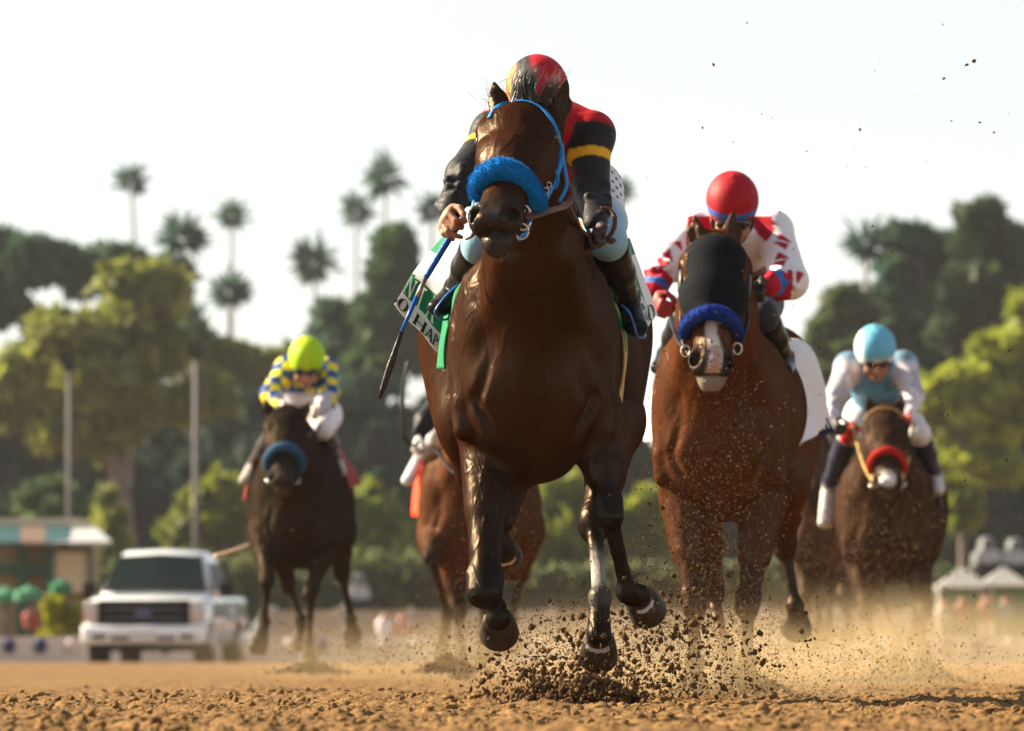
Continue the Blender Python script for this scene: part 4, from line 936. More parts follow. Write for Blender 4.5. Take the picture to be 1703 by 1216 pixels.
# ------------------------------------------------------------------ the rest of the field, softly out of focus
def template(u0, gv, Z, sc, yaw=0.0, headdx=0, headv=None, s=1.0):
    """landmarks of a galloping horse seen head-on; u0 = centre pixel, gv = ground row, sc = px per metre"""
    def w(x, z, d): return P(u0+x*sc, gv-z*sc, Z+d)
    p = dict(s=s, chest=w(0, 1.08*s, 0), hip=w(.0+math.tan(yaw)*1.5, 1.22*s, 1.5), hw=.30, tw=.15, bw=.275, neck_base=w(0, 1.25*s, .15), neck_mid=w(headdx*.5, 1.45*s, -.2))
    return w, p
def noseband(root, h, m, r=.03, k=.80):
    no, mu, sd, fr = [np.array(h[q], float) for q in ('nose', 'muzzle')]+[h['hsd'], h['hfr']]; c = no*.65+mu*.35; w = h.get('headw', 1)*.085*h['s']
    return fleece('noseband', root, [c+sd*w*math.sin(a)+fr*(w*1.35*math.cos(a)-.015) for a in np.linspace(-1.9, 1.9, 9)], r, m, n=1500, ln=.006)
def simple_tack(root, h, strapm, reins, cloth=None, clothm=None, clothside=None):
    for q in (-1, 1):
        br, mu, sd, fr, d = [np.array(h[x], float) for x in ('brow', 'muzzle')]+[h['hsd'], h['hfr'], h['hd']]
        mb = MB(); mb.tube(spline([br+sd*q*.105-fr*.03-d*.04, br+sd*q*.118-fr*.01+d*.07, mu+sd*q*.085-fr*.02-d*.08, mu+sd*q*.075-fr*.02+d*.01], 5), .010, 8, .4, up=tuple(fr)); mb.build('cheekpiece', strapm, root)
        mb = MB(); c = mu+sd*q*.078-fr*.02+d*.012; mb.tube([c+sd*math.cos(a)*.024+d*math.sin(a)*.03 for a in np.linspace(0, 6.283, 16)], .0055, 8); mb.build('bit_ring', M_STEEL, root)
        mb = MB(); mb.tube(spline([c, c*.5+reins[(q+1)//2]*.5-np.array([0, 0, .05]), reins[(q+1)//2]], 7), .010, 8, .4); mb.build('rein', strapm, root)
    mb = MB(); mb.tube([br+sd*.112*math.sin(a)+fr*(.118*math.cos(a))-d*.065 for a in np.linspace(-1.6, 1.6, 15)], .010, 8, .4, up=tuple(d)); mb.build('browband', strapm, root)
M_FURD = fur('dark_grey_brown_coat', rough=.5, dirt=(.16, .11, .065), dirtamt=.12)
M_FURC = fur('chestnut_coat', rough=.5, dirt=(.22, .14, .07), dirtamt=.2)
M_TEALF = mat('dusty_blue_fleece', (0.02, 0.075, 0.16), rough=0.9, bump=.6, bscale=100)
M_REDF = mat('red_fleece', (0.42, 0.015, 0.01), rough=0.9, bump=.6, bscale=100)
M_MAROON = mat('maroon_cloth', (0.22, 0.008, 0.012), rough=.7, bump=.2, bscale=30); M_ORANGE = mat('orange_red_cloth', (0.75, 0.05, 0.01), rough=.7, bump=.2, bscale=30)

# ---- left: dark horse
Z3 = 39.2
q3 = lambda u, v, d: P(u, v, Z3+d)
horse3 = empty('horse', P(495, 1123, Z3+.6), 'dark brown racehorse with dusty blue noseband galloping on the left near the pickup truck', 'horse')
H3 = dict(base=(.014, .009, .006), dark=(.022, .015, .012), chest=q3(497, 838, 0), hip=q3(500, 810, 1.5), hw=.30, tw=.14, bw=.29, s=1.05,
    neck_base=q3(494, 800, .15), neck_mid=q3(486, 745, -.15), poll=q3(479, 704, -.40), brow=q3(477, 716, -.50), nose=q3(474, 758, -.68), muzzle=q3(471, 792, -.78), lip=q3(471, 812, -.82),
    headw=1.2, hscale=1.0, muzcol=(.05, .04, .034), ear_l=(q3(451, 694, -.42), q3(440, 660, -.40)), ear_r=(q3(503, 694, -.42), q3(516, 664, -.40)), earw=.038, ear_l_side=(1, .3, 0), ear_r_side=(1, -.3, 0),
    fl=(q3(437, 885, .25), q3(444, 965, -.15), q3(440, 1035, .0), q3(436, 1056, -.05)), fl_hoof=((-.5, -.75, -.4), (-.3, .4, -.9)),
    fr=(q3(548, 885, .25), q3(517, 985, .1), q3(513, 1065, .05), q3(513, 1088, .02)), fr_hoof=((0, -1, -.2), (0, .1, -1)),
    hl=(q3(465, 900, 1.2), q3(478, 970, 1.5), q3(500, 1030, 1.4), q3(502, 1050, 1.4)), hl_hoof=((0, -.8, -.6), (0, .6, -.8)),
    hr=(q3(568, 880, 1.2), q3(568, 950, 1.5), q3(584, 1030, 1.6), q3(585, 1046, 1.65)), hr_hoof=((0, 0, -1), (0, 1, .1)), fl_col=(.05, .035, .025))
build_horse(H3, horse3, M_FURD, .014)
noseband(horse3, H3, M_TEALF, .030)
simple_tack(horse3, H3, M_STRAP, [q3(462, 690, .1), q3(532, 705, .1)])
tuft('mane', q3(480, 700, -.3), q3(495, 690, -.1), 60, (.04, .05, .03), (.05, .05, .03), .003, M_HAIR, horse3)
f = sheet_fn([q3(545, 738, .6), q3(552, 770, .65), q3(556, 800, .7), q3(560, 822, .7)], [q3(566, 746, 1.0), q3(582, 768, 1.2), q3(597, 790, 1.3), q3(599, 806, 1.3)]); sheet('saddle_cloth', f, [M_MAROON], lambda s, t: 0, horse3, ns=14, nt_=14, wave=.012)
f = sheet_fn([q3(432, 745, .6), q3(418, 775, .6), q3(412, 800, .6), q3(410, 835, .6)], [q3(436, 745, .9), q3(424, 775, 1.0), q3(414, 800, 1.0), q3(407, 830, 1.0)]); sheet('saddle_cloth', f, [M_MAROON], lambda s, t: 0, horse3, ns=14, nt_=14, wave=.012)
NV = (.015, .06, .26); LY = (.72, .62, .03)
man3 = empty('person', q3(510, 760, .7), 'jockey with a lime green cap and navy and yellow checked silks on the dark horse', 'person')
def paint_3(V, C):
    c0 = q3(510, 600, .3); x = V-c0; m = (np.sin(x[:, 0]*44+.6)*np.sin(x[:, 2]*40+x[:, 1]*20) > -.05); C[:] = np.where(m[:, None], NV, LY)
    C[(x[:, 2] < -.20) & (np.abs(x[:, 0]) < .17)] = (.42, .42, .48); return C
def cap3(q, C): C[:] = (.36, .62, .01); C[q[:, 2] < .0] = (.50, .62, .02); C[np.abs(q[:, 0]) < .008] = (.55, .62, .03); return C
R3 = dict(s=1.12, pelvis=q3(515, 690, .95), waist=q3(513, 655, .72), chest=q3(510, 628, .45), neck=q3(510, 618, .3), head=q3(510, 606, .15), face=(0, -.9, -.42),
    sh_l=q3(478, 615, .38), el_l=q3(450, 655, .15), wr_l=q3(468, 678, .0), sh_r=q3(543, 617, .38), el_r=q3(548, 660, .15), wr_r=q3(530, 682, .0), kn_l=q3(462, 715, .4), kn_r=q3(536, 712, .35),
    an_l=q3(425, 770, .7), an_r=q3(556, 762, .7), toe_l=q3(408, 800, .55), toe_r=q3(566, 785, .55), hand_l=((.6, -.7, -.2), (0, -.3, .9), (.3, -.3, -.9)), hand_r=((-.5, -.8, -.2), (0, -.3, .9), (-.3, -.3, -.9)),
    torso_col=NV, sleeve_col=LY, cap_col=(.36, .62, .01), paint=paint_3, paint_cap=cap3, breech_col=(.72, .72, .76), glove_l=(.7, .6, .55), glove_r=(.7, .6, .55), boot_col=(.05, .04, .04), toe_col=(.35, .33, .3), hr=.112)
build_rider(R3, man3, .011)
whip3 = empty('riding_whip', q3(470, 680, 0), 'pale whip sticking out low behind the dark left horse towards the pickup roof', 'riding whip')
mb = MB(); mb.tube(spline([q3(418, 906, .6), q3(390, 916, .6), q3(356, 926, .62)], 5), [.013]*11, 8); mb.build('shaft', mat('pale_shaft', (.45, .33, .26), rough=.4), whip3)

# ---- right: dirt-spattered horse
Z4 = 36.5
q4 = lambda u, v, d: P(u, v, Z4+d)
horse4 = empty('horse', P(1475, 1129, Z4+.6), 'dirt-spattered brown racehorse with a red noseband and white snip on the far right', 'horse')
def paint4(V, C):
    c = q4(1476, 796, -.82); m = ((V[:, 0]-c[0])**2+(V[:, 2]-c[2])**2 < .052**2) & (V[:, 1] < c[1]+.12); C[m] = (.55, .52, .5); return C
H4 = dict(base=(.030, .015, .009), dark=(.035, .024, .018), chest=q4(1475, 860, 0), hip=q4(1482, 820, 1.5), hw=.31, tw=.15, bw=.285, s=1.02,
    neck_base=q4(1474, 815, .15), neck_mid=q4(1473, 755, -.15), poll=q4(1472, 702, -.40), brow=q4(1472, 716, -.50), nose=q4(1475, 762, -.68), muzzle=q4(1476, 798, -.76), lip=q4(1477, 818, -.80),
    headw=1.15, hscale=1.0, muzcol=(.05, .036, .028), ear_l=(q4(1450, 692, -.42), q4(1443, 655, -.40)), ear_r=(q4(1494, 690, -.42), q4(1502, 652, -.40)), earw=.036, ear_l_side=(1, .3, 0), ear_r_side=(1, -.3, 0),
    fl=(q4(1430, 930, .25), q4(1440, 1015, .0), q4(1458, 1080, .05), q4(1462, 1102, .03)), fl_hoof=((0, -1, -.2), (0, .1, -1)),
    fr=(q4(1522, 930, .25), q4(1538, 1015, -.1), q4(1531, 1068, .1), q4(1536, 1082, .08)), fr_hoof=((0, -.6, -.8), (0, .8, -.6)),
    hl=(q4(1445, 910, 1.2), q4(1462, 1000, 1.4), q4(1490, 1060, 1.0), q4(1492, 1085, .9)), hl_hoof=((0, -.5, -.9), (0, .9, -.4)),
    hr=(q4(1535, 900, 1.2), q4(1528, 960, 1.5), q4(1524, 1030, 1.6), q4(1524, 1050, 1.65)), hr_hoof=((0, 0, -1), (0, 1, .1)), paint=paint4)
build_horse(H4, horse4, M_FURC, .014)
noseband(horse4, H4, M_REDF, .021); simple_tack(horse4, H4, M_TAN, [q4(1418, 708, .1), q4(1520, 705, .1)])
tuft('mane', q4(1473, 697, -.3), q4(1480, 690, -.1), 60, (.04, .05, .03), (.05, .05, .03), .003, M_HAIRB, horse4)
f = sheet_fn([q4(1530, 760, .6), q4(1545, 800, .6), q4(1556, 850, .6)], [q4(1536, 755, .9), q4(1552, 795, .95), q4(1562, 840, .95)]); sheet('saddle_cloth', f, [M_NAVYC], lambda s, t: 0, horse4, ns=12, nt_=12)
LB = (.10, .30, .46)
man4 = empty('person', q4(1455, 740, .7), 'jockey in pale blue silks with white sleeves and a light blue cap with white band', 'person')
def paint_4(V, C): return C*(1-.35*(n3(V, 14)[:, None] > .56))
def cap4(q, C): C[:] = (.13, .42, .62); C[(q[:, 2] < .02) & (q[:, 2] > -.02)] = (.62, .62, .62); C[q[:, 0] < -.07] = (.7, .72, .74); return C
R4 = dict(s=1.12, pelvis=q4(1462, 690, .95), waist=q4(1460, 655, .72), chest=q4(1458, 625, .45), neck=q4(1457, 612, .3), head=q4(1456, 592, .15), face=(.02, -.92, -.38),
    sh_l=q4(1412, 610, .38), el_l=q4(1392, 655, .15), wr_l=q4(1384, 700, .05), sh_r=q4(1502, 608, .38), el_r=q4(1518, 655, .2), wr_r=q4(1510, 700, .05), kn_l=q4(1414, 718, .4), kn_r=q4(1528, 720, .35),
    an_l=q4(1382, 800, .75), an_r=q4(1552, 785, .7), toe_l=q4(1372, 870, .7), toe_r=q4(1560, 815, .6), hand_l=((.2, -.8, -.5), (.2, -.3, .9), (.6, -.3, -.4)), hand_r=((-.5, -.8, -.2), (0, -.3, .9), (-.3, -.3, -.9)),
    torso_col=LB, sleeve_col=(.62, .60, .66), cap_col=(.13, .42, .62), paint=paint_4, paint_cap=cap4, breech_col=(.70, .68, .68), glove_l=(.03, .03, .04), glove_r=(.4, .05, .04), boot_col=(.03, .035, .06), toe_col=(.6, .58, .56), hr=.118)
build_rider(R4, man4, .011)
mb = MB(); mb.tube([q4(1424, 706, .2), q4(1412, 722, .2), q4(1404, 738, .2)], [.035, .05, .035], 12); mb.build('rein_grip', M_REDF, horse4)

# ---- hidden behind the leader: chestnut with orange cloth
Z5 = 34.7
q5 = lambda u, v, d: P(u, v, Z5+d)
horse5 = empty('horse', P(790, 1132, Z5+.6), 'bay racehorse with an orange-red saddle cloth half hidden behind the leading horse', 'horse')
H5 = dict(base=(.062, .021, .008), dark=(.028, .019, .014), chest=q5(775, 855, 0), hip=q5(800, 830, 1.5), hw=.33, tw=.17, bw=.285, s=1.0,
    neck_base=q5(780, 800, .15), neck_mid=q5(790, 740, -.15), poll=q5(800, 690, -.40), brow=q5(800, 700, -.50), nose=q5(802, 750, -.68), muzzle=q5(803, 785, -.78), lip=q5(803, 800, -.80),
    ear_l=(q5(785, 685, -.42), q5(780, 655, -.40)), ear_r=(q5(815, 685, -.42), q5(820, 655, -.40)),
    fl=(q5(722, 885, .25), q5(716, 925, -.2), q5(744, 1020, .0), q5(733, 1085, .0)), fl_hoof=((0, -1, -.3), (0, .2, -1)),
    fr=(q5(748, 935, .25), q5(762, 1015, .1), q5(766, 1085, .1), q5(766, 1100, .1)), fr_hoof=((0, -1, -.2), (0, .1, -1)),
    hl=(q5(790, 910, 1.2), q5(800, 980, 1.6), q5(802, 1050, 1.5), q5(802, 1070, 1.5)), hl_hoof=((0, -.8, -.6), (0, .6, -.8)),
    hr=(q5(880, 880, 1.2), q5(868, 950, 1.5), q5(850, 1030, 1.5), q5(848, 1055, 1.5)), hr_hoof=((0, -.6, -.8), (0, .8, -.6)), fl_col=(.05, .03, .02))
build_horse(H5, horse5, M_FURC, .014); simple_tack(horse5, H5, M_STRAP, [q5(720, 740, .1), q5(860, 740, .1)])
f = sheet_fn([q5(708, 730, .6), q5(702, 770, .6), q5(698, 810, .6), q5(700, 862, .6)], [q5(716, 730, 1.0), q5(700, 770, 1.1), q5(690, 810, 1.1), q5(684, 858, 1.1)]); sheet('saddle_cloth', f, [M_ORANGE], lambda s, t: 0, horse5, ns=12, nt_=14, wave=.01)
f = sheet_fn([q5(855, 730, .6), q5(864, 770, .6), q5(866, 812, .6)], [q5(868, 730, 1.0), q5(878, 770, 1.1), q5(882, 806, 1.1)]); sheet('saddle_cloth', f, [M_ORANGE], lambda s, t: 0, horse5, ns=12, nt_=14, wave=.01)
man5 = empty('person', q5(780, 760, .7), 'jockey almost hidden behind the leader, one black sleeve and silvery boot showing on the left', 'person')
R5 = dict(s=1.0, pelvis=q5(800, 700, .95), waist=q5(795, 670, .72), chest=q5(790, 650, .45), neck=q5(790, 640, .3), head=q5(790, 625, .15),
    sh_l=q5(745, 655, .38), el_l=q5(706, 700, .2), wr_l=q5(696, 726, .15), sh_r=q5(830, 650, .38), el_r=q5(850, 690, .15), wr_r=q5(830, 715, .0), kn_l=q5(728, 725, .45), kn_r=q5(850, 725, .35),
    an_l=q5(700, 762, .7), an_r=q5(860, 775, .7), toe_l=q5(678, 800, .6), toe_r=q5(868, 800, .6), hand_l=((-.3, -.5, -.8), (.4, -.3, .8), (.6, -.3, -.4)), hand_r=((-.5, -.8, -.2), (0, -.3, .9), (-.3, -.3, -.9)),
    torso_col=(.02, .02, .025), sleeve_col=(.02, .02, .025), cap_col=(.02, .02, .02), breech_col=(.6, .6, .62), glove_l=(.45, .43, .42), boot_col=(.35, .37, .4), toe_col=(.55, .58, .6))
build_rider(R5, man5, .012)
whip5 = empty('riding_whip', q5(690, 700, .1), 'black whip hanging down on the left between the jockeys, blurred behind the leader', 'riding whip')
mb = MB(); mb.tube(spline([q5(692, 745, .12), q5(674, 730, .1), q5(670, 690, .1), q5(672, 640, .12), q5(679, 600, .14)], 5), .010, 8); mb.build('shaft', M_DLEATHER, whip5)

# ---- hidden between the two on the right
Z6 = 42.5
q6 = lambda u, v, d: P(u, v, Z6+d)
horse6 = empty('horse', P(1365, 1120, Z6+.6), 'racehorse in the dust, hidden between the white-clothed horse and the far right one', 'horse')
H6 = dict(base=(.06, .033, .02), dark=(.05, .034, .024), chest=q6(1362, 865, 0), hip=q6(1366, 840, 1.5), hw=.30, tw=.15, bw=.285, s=1.0,
    neck_base=q6(1360, 825, .15), neck_mid=q6(1355, 780, -.15), poll=q6(1352, 745, -.40), brow=q6(1352, 752, -.50), nose=q6(1352, 790, -.68), muzzle=q6(1352, 815, -.78), lip=q6(1352, 828, -.80),
    ear_l=(q6(1340, 742, -.42), q6(1337, 720, -.40)), ear_r=(q6(1364, 742, -.42), q6(1367, 720, -.40)),
    fl=(q6(1330, 905, .25), q6(1340, 985, .0), q6(1344, 1045, .05), q6(1345, 1062, .03)), fl_hoof=((0, -1, -.2), (0, .1, -1)),
    fr=(q6(1392, 905, .25), q6(1404, 985, -.1), q6(1410, 1030, .1), q6(1410, 1040, .08)), fr_hoof=((0, -.6, -.8), (0, .8, -.6)),
    hl=(q6(1345, 900, 1.2), q6(1355, 970, 1.5), q6(1360, 1030, 1.5), q6(1360, 1050, 1.5)), hl_hoof=((0, -.8, -.6), (0, .6, -.8)),
    hr=(q6(1395, 900, 1.2), q6(1385, 970, 1.5), q6(1378, 1030, 1.6), q6(1378, 1046, 1.65)), hr_hoof=((0, 0, -1), (0, 1, .1)))
build_horse(H6, horse6, M_FURC, .016); simple_tack(horse6, H6, M_STRAP, [q6(1325, 770, .1), q6(1380, 765, .1)])
man6 = empty('person', q6(1365, 780, .7), 'jockey in black with a yellow cuff, mostly hidden behind the white saddle cloth', 'person')
R6 = dict(s=1.0, pelvis=q6(1362, 745, .95), waist=q6(1361, 722, .72), chest=q6(1360, 700, .45), neck=q6(1358, 690, .3), head=q6(1330, 690, .15),
    sh_l=q6(1322, 710, .38), el_l=q6(1312, 745, .2), wr_l=q6(1330, 770, .1), sh_r=q6(1384, 708, .38), el_r=q6(1398, 740, .15), wr_r=q6(1380, 765, .0), kn_l=q6(1318, 790, .45), kn_r=q6(1400, 790, .35),
    an_l=q6(1310, 830, .7), an_r=q6(1404, 830, .7), toe_l=q6(1305, 850, .6), toe_r=q6(1404, 850, .6), hand_l=((.3, -.5, -.8), (.4, -.3, .8), (.6, -.3, -.4)), hand_r=((-.5, -.8, -.2), (0, -.3, .9), (-.3, -.3, -.9)),
    torso_col=(.03, .03, .035), sleeve_col=(.03, .03, .035), cuff_col=(.5, .42, .04), cap_col=(.03, .03, .03), breech_col=(.5, .48, .46), boot_col=(.04, .04, .045))
build_rider(R6, man6, .013)
# ------------------------------------------------------------------ background: trees, palms, truck, buildings
def leafmat(name, a, b, rough=.6):
    m, nt, bs = new_mat(name); N, L = nt.nodes, nt.links; at = N.new('ShaderNodeAttribute'); at.attribute_name = 'Col'
    L.new(at.outputs['Color'], bs.inputs['Base Color']); bs.inputs['Roughness'].default_value = rough; bs.inputs['Specular IOR Level'].default_value = .3
    tr = N.new('ShaderNodeBsdfTranslucent'); L.new(at.outputs['Color'], tr.inputs['Color']); mx = N.new('ShaderNodeMixShader'); mx.inputs[0].default_value = .5
    out = nt.nodes['Material Output']; L.new(bs.outputs[0], mx.inputs[1]); L.new(tr.outputs[0], mx.inputs[2]); L.new(mx.outputs[0], out.inputs['Surface']); return m
M_LEAF = leafmat('foliage', 0, 0)
M_BARK = mat('pale_bark', (.16, .13, .115), rough=.9, var=.3, vscale=2, bump=.4, bscale=10)
M_BARKD = mat('grey_palm_trunk', (.20, .17, .15), rough=.9, var=.2, vscale=2)
def leaves(name, clusters, n, size, ca, cb, parent, seed=0):
    """clusters: (centre, radius3) list; leaf faces fill the outer part of each"""
    size = size*.82
    r = np.random.default_rng(seed); sub_ = []
    for c, q in clusters:
        for _ in range(9):
            d = r.normal(size=3); d /= np.linalg.norm(d); k_ = r.uniform(.20, .42)
            sub_.append((np.array(c)+d*np.array(q)*(1.03-k_)*r.uniform(.6, 1.08), tuple(np.array(q)*k_*np.array([1.15, 1.1, .8]))))
    clusters = sub_; vol = np.array([c[1][0]*c[1][2] for c in clusters]); k = r.choice(len(clusters), n, p=vol/vol.sum())
    C = np.array([c[0] for c in clusters])[k]; Rr = np.array([c[1] for c in clusters])[k]
    d = r.normal(size=(n, 3)); d /= np.linalg.norm(d, axis=1, keepdims=True); rad = r.random((n, 1))**.38*(1+.22*np.abs(r.normal(size=(n, 1))))
    lump = 1+.22*np.sin(d[:, :1]*5+k[:, None]*1.7)+.18*np.sin(d[:, 2:]*7+k[:, None]*2.3+d[:, 1:2]*4); c = C+d*Rr*rad*lump
    a = r.normal(size=(n, 3)); a /= np.linalg.norm(a, axis=1, keepdims=True); b = np.cross(a, r.normal(size=(n, 3))); b /= np.linalg.norm(b, axis=1, keepdims=True)
    s = size*(.5+r.random((n, 1))); V = np.stack([c-a*s, c+b*s*.45, c+a*s, c-b*s*.45], 1).reshape(-1, 3)
    f = np.arange(n*4).reshape(n, 4); t = np.clip(r.random((n, 1))*.6+.4*(r.random(len(clusters))[k][:, None]), 0, 1); col = np.array(ca)*(1-t)+np.array(cb)*t
    return np_mesh(name, V, f, M_LEAF, parent, smooth=False, cols=np.repeat(col, 4, axis=0))
def px_r(r, y): return r*y/F
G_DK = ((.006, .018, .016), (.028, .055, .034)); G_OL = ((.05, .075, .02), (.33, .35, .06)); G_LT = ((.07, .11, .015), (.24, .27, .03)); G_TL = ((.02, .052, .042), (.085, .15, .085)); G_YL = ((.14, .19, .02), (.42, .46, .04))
def bushy(name, y, blobs, n, size, cols, label, cat='tree', trunk=None, group=None, seed=1, depth=.7):
    """blobs: (u, v, ru, rv) pixels at distance y"""
    cl = [(P(u, v, y+random.uniform(-.2, .2)*px_r(ru, y)), (px_r(ru, y), px_r(ru, y)*depth+.3, px_r(rv, y))) for u, v, ru, rv in blobs]
    b0 = P(blobs[0][0], 1072, y); b0[2] = -.35
    if 'bush' in name or 'shrub' in name: cl += [(np.array((c[0][0], c[0][1], max(-.2, c[0][2]-c[1][2]*1.1))), c[1]) for c in cl]
    root = empty(name, b0, label, cat, group); leaves('crown', cl, n, size, cols[0], cols[1], root, seed)
    mb = MB()
    if trunk is None: trunk = [[(blobs[0][0], 1090, 0), (blobs[0][0], blobs[0][1], 0)]]
    for tr in trunk:
        w0 = tr[0][2] or px_r(7, y); pts = [P(u, v, y) for u, v, _ in tr]
        mb.tube(spline(pts, 5) if len(pts) > 1 else pts, list(np.linspace(w0, w0*.45, (len(pts)-1)*5+1)), 8)
        for q in range(3):
            e = pts[-1]; cb = cl[min(q, len(cl)-1)]; mb.tube([pts[-1], pts[-1]*.4+cb[0]*.6, cb[0]], [w0*.4, w0*.3, w0*.12], 6)
    mb.build('trunk', M_BARK, root); return root
def palm(u, v, r_px, y, label, base=None, ratio=1.15, seed=0, thin=1.0, n=46, tr_u=None, group='tall fan palms behind the trees'):
    rr = np.random.default_rng(seed); c = P(u, v, y); R_ = px_r(r_px*1.5, y); b = P(tr_u if tr_u is not None else u, 1085, y)
    root = empty('palm_tree', (b[0], y, -.35), label, 'palm tree', group)
    mb = MB(); mb.tube(spline([(b[0], y, -.35), (b*.5+c*.5)+np.array([0, 0, 0]), c-np.array([0, 0, R_*.3])], 5), list(np.linspace(.13, .09, 11)*thin), 8); mb.build('trunk', M_BARKD, root)
    V = []; Fc = []
    for i in range(180):
        d = rr.normal(size=3); d /= np.linalg.norm(d)
        if d[2] < -.75: continue
        d = d*np.array([1, 1, ratio]); L_ = R_*rr.uniform(.45, 1.2)*(1 if d[2] > -.3 else .8); sd = nrm(np.cross(d, rr.normal(size=3))); dr = np.array([0, 0, -R_*.16*rr.random()])
        a, m_, e = c+d*L_*.15, c+d*L_*.6+dr*.3, c+d*L_+dr; w = sd*R_*rr.uniform(.05, .11); i0 = len(V); V += [a, m_-w, e, m_+w]; Fc.append((i0, i0+1, i0+2, i0+3))
    me = bpy.data.meshes.new('crown'); me.from_pydata([tuple(q) for q in V], [], [tuple(dict.fromkeys(f)) for f in Fc]); a_ = me.color_attributes.new('Col', 'FLOAT_COLOR', 'POINT')
    col = np.tile(np.array([.035, .075, .055, 1.], dtype=np.float32), (len(V), 1)); col[:, :3] *= (.6+.9*rr.random((len(V), 1))); a_.data.foreach_set('color', col.ravel().astype(np.float32))
    link_mesh('crown', me, M_LEAF, root)
YP = 300
palm(219, 303, 25, YP, 'tallest palm at the far left on a thin leaning trunk', tr_u=262, seed=1, thin=.9)
palm(386, 362, 25, YP, 'upper of the two palms one above the other left of centre', seed=2, thin=.8)
palm(380, 487, 32, YP-30, 'lower palm directly beneath another palm left of centre', seed=3, thin=.7, tr_u=386)
palm(303, 398, 36, YP-50, 'ragged dark palm rising from the crown of the big left tree', seed=4, thin=1.3, tr_u=300)
palm(318, 545, 34, YP-60, 'short palm low between the left tree and the lime-capped jockey', seed=14, thin=1., tr_u=318)
palm(522, 440, 36, YP, 'palm with thin crown to the left of the palm pair', seed=5, thin=.9, tr_u=560)
palm(592, 355, 26, YP+10, 'small round palm beside and below the tallest middle palm', seed=6, thin=.8)
palm(641, 298, 32, YP, 'tallest palm in the middle above the cypress-like tree', seed=7, thin=.8)
palm(718, 350, 26, YP, 'palm partly hidden behind the sleeve of the leading jockey', seed=8, thin=.9)
palm(1030, 322, 24, YP, 'single palm in the sky right of the leading jockey', seed=9, thin=.8)
palm(1440, 405, 36, YP-60, 'dark palm at the left edge of the right-hand trees', seed=10, thin=.9, tr_u=1446)
bushy('eucalyptus_tree', 215, [(210, 500, 95, 70), (110, 560, 80, 60), (60, 620, 70, 70), (160, 640, 110, 60), (250, 600, 70, 80), (300, 660, 90, 50), (130, 720, 90, 50), (20, 660, 50, 60)], 17000, .55, G_OL,
      'big eucalyptus with olive crown and pale forked trunk on the left', trunk=[[(212, 1085, .42), (208, 900, 0), (196, 800, 0), (160, 690, 0), (120, 620, 0)], [(212, 1000, .35), (206, 850, 0), (212, 720, 0), (215, 560, 0)], [(205, 900, .25), (188, 760, 0), (190, 620, 0)]], seed=2)
bushy('tall_tree', 250, [(40, 430, 90, 55), (0, 500, 70, 60), (120, 450, 70, 50), (190, 450, 50, 45), (280, 470, 60, 40)], 12000, .6, G_TL, 'tall dark teal tree at the far left edge behind the eucalyptus', seed=3)
bushy('tall_tree', 255, [(330, 600, 60, 50), (400, 620, 70, 50), (460, 640, 60, 50), (300, 560, 40, 50)], 9000, .6, G_OL, 'olive green tree behind the jockey with the lime green cap', seed=4)
bushy('cypress_tree', 260, [(662, 400, 36, 55), (655, 470, 42, 60), (645, 540, 60, 60), (640, 600, 70, 60)], 9000, .6, ((.02, .05, .022), (.06, .11, .04)), 'tall narrow green tree in the middle beneath the palms', 'tree', seed=5)
bushy('tall_tree', 262, [(550, 540, 45, 45), (590, 590, 70, 50), (540, 600, 50, 50), (710, 560, 80, 60)], 9000, .6, G_TL, 'dark tree behind the riding whip of the leading jockey', seed=6)
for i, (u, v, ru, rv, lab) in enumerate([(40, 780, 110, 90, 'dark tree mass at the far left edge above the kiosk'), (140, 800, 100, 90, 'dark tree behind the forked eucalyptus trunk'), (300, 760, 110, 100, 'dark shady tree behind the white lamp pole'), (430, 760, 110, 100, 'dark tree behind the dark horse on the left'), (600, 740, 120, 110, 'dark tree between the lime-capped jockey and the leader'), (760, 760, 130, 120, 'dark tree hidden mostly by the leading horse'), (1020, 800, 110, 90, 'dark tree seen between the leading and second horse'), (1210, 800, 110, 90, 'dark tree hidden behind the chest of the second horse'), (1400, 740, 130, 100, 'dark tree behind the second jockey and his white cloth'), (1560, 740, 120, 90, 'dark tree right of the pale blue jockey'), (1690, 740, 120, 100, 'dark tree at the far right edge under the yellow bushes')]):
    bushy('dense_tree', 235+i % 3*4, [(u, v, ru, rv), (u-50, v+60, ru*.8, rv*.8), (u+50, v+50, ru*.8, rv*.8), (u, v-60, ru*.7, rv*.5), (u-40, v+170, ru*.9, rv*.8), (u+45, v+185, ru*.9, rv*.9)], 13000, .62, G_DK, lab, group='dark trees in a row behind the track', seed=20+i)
bushy('tall_tree', 245, [(1530, 430, 75, 60), (1500, 500, 50, 50), (1560, 520, 70, 60), (1470, 560, 50, 40), (1580, 600, 60, 50)], 10000, .62, G_TL, 'rounded dark tree with sky gaps right of the solitary palm', seed=40)
bushy('tall_tree', 240, [(1665, 400, 65, 75), (1640, 470, 70, 70), (1700, 470, 70, 90), (1620, 540, 70, 60), (1700, 580, 60, 60)], 14000, .6, ((.018, .04, .02), (.07, .10, .04)), 'tallest leafy tree at the upper right corner', seed=41)
bushy('tall_tree', 238, [(1410, 520, 48, 45), (1385, 570, 45, 50), (1430, 600, 70, 50), (1370, 640, 50, 50), (1330, 640, 30, 40)], 9000, .55, ((.03, .05, .02), (.11, .14, .045)), 'olive tree right behind the shoulder of the second jockey', seed=42)
bushy('bright_bush', 205, [(1600, 640, 75, 40), (1680, 600, 60, 60), (1700, 530, 30, 50), (1545, 655, 40, 25), (1620, 720, 90, 50)], 12000, .40, G_YL, 'bright yellow-green bush at the far right edge', 'bush', seed=43)
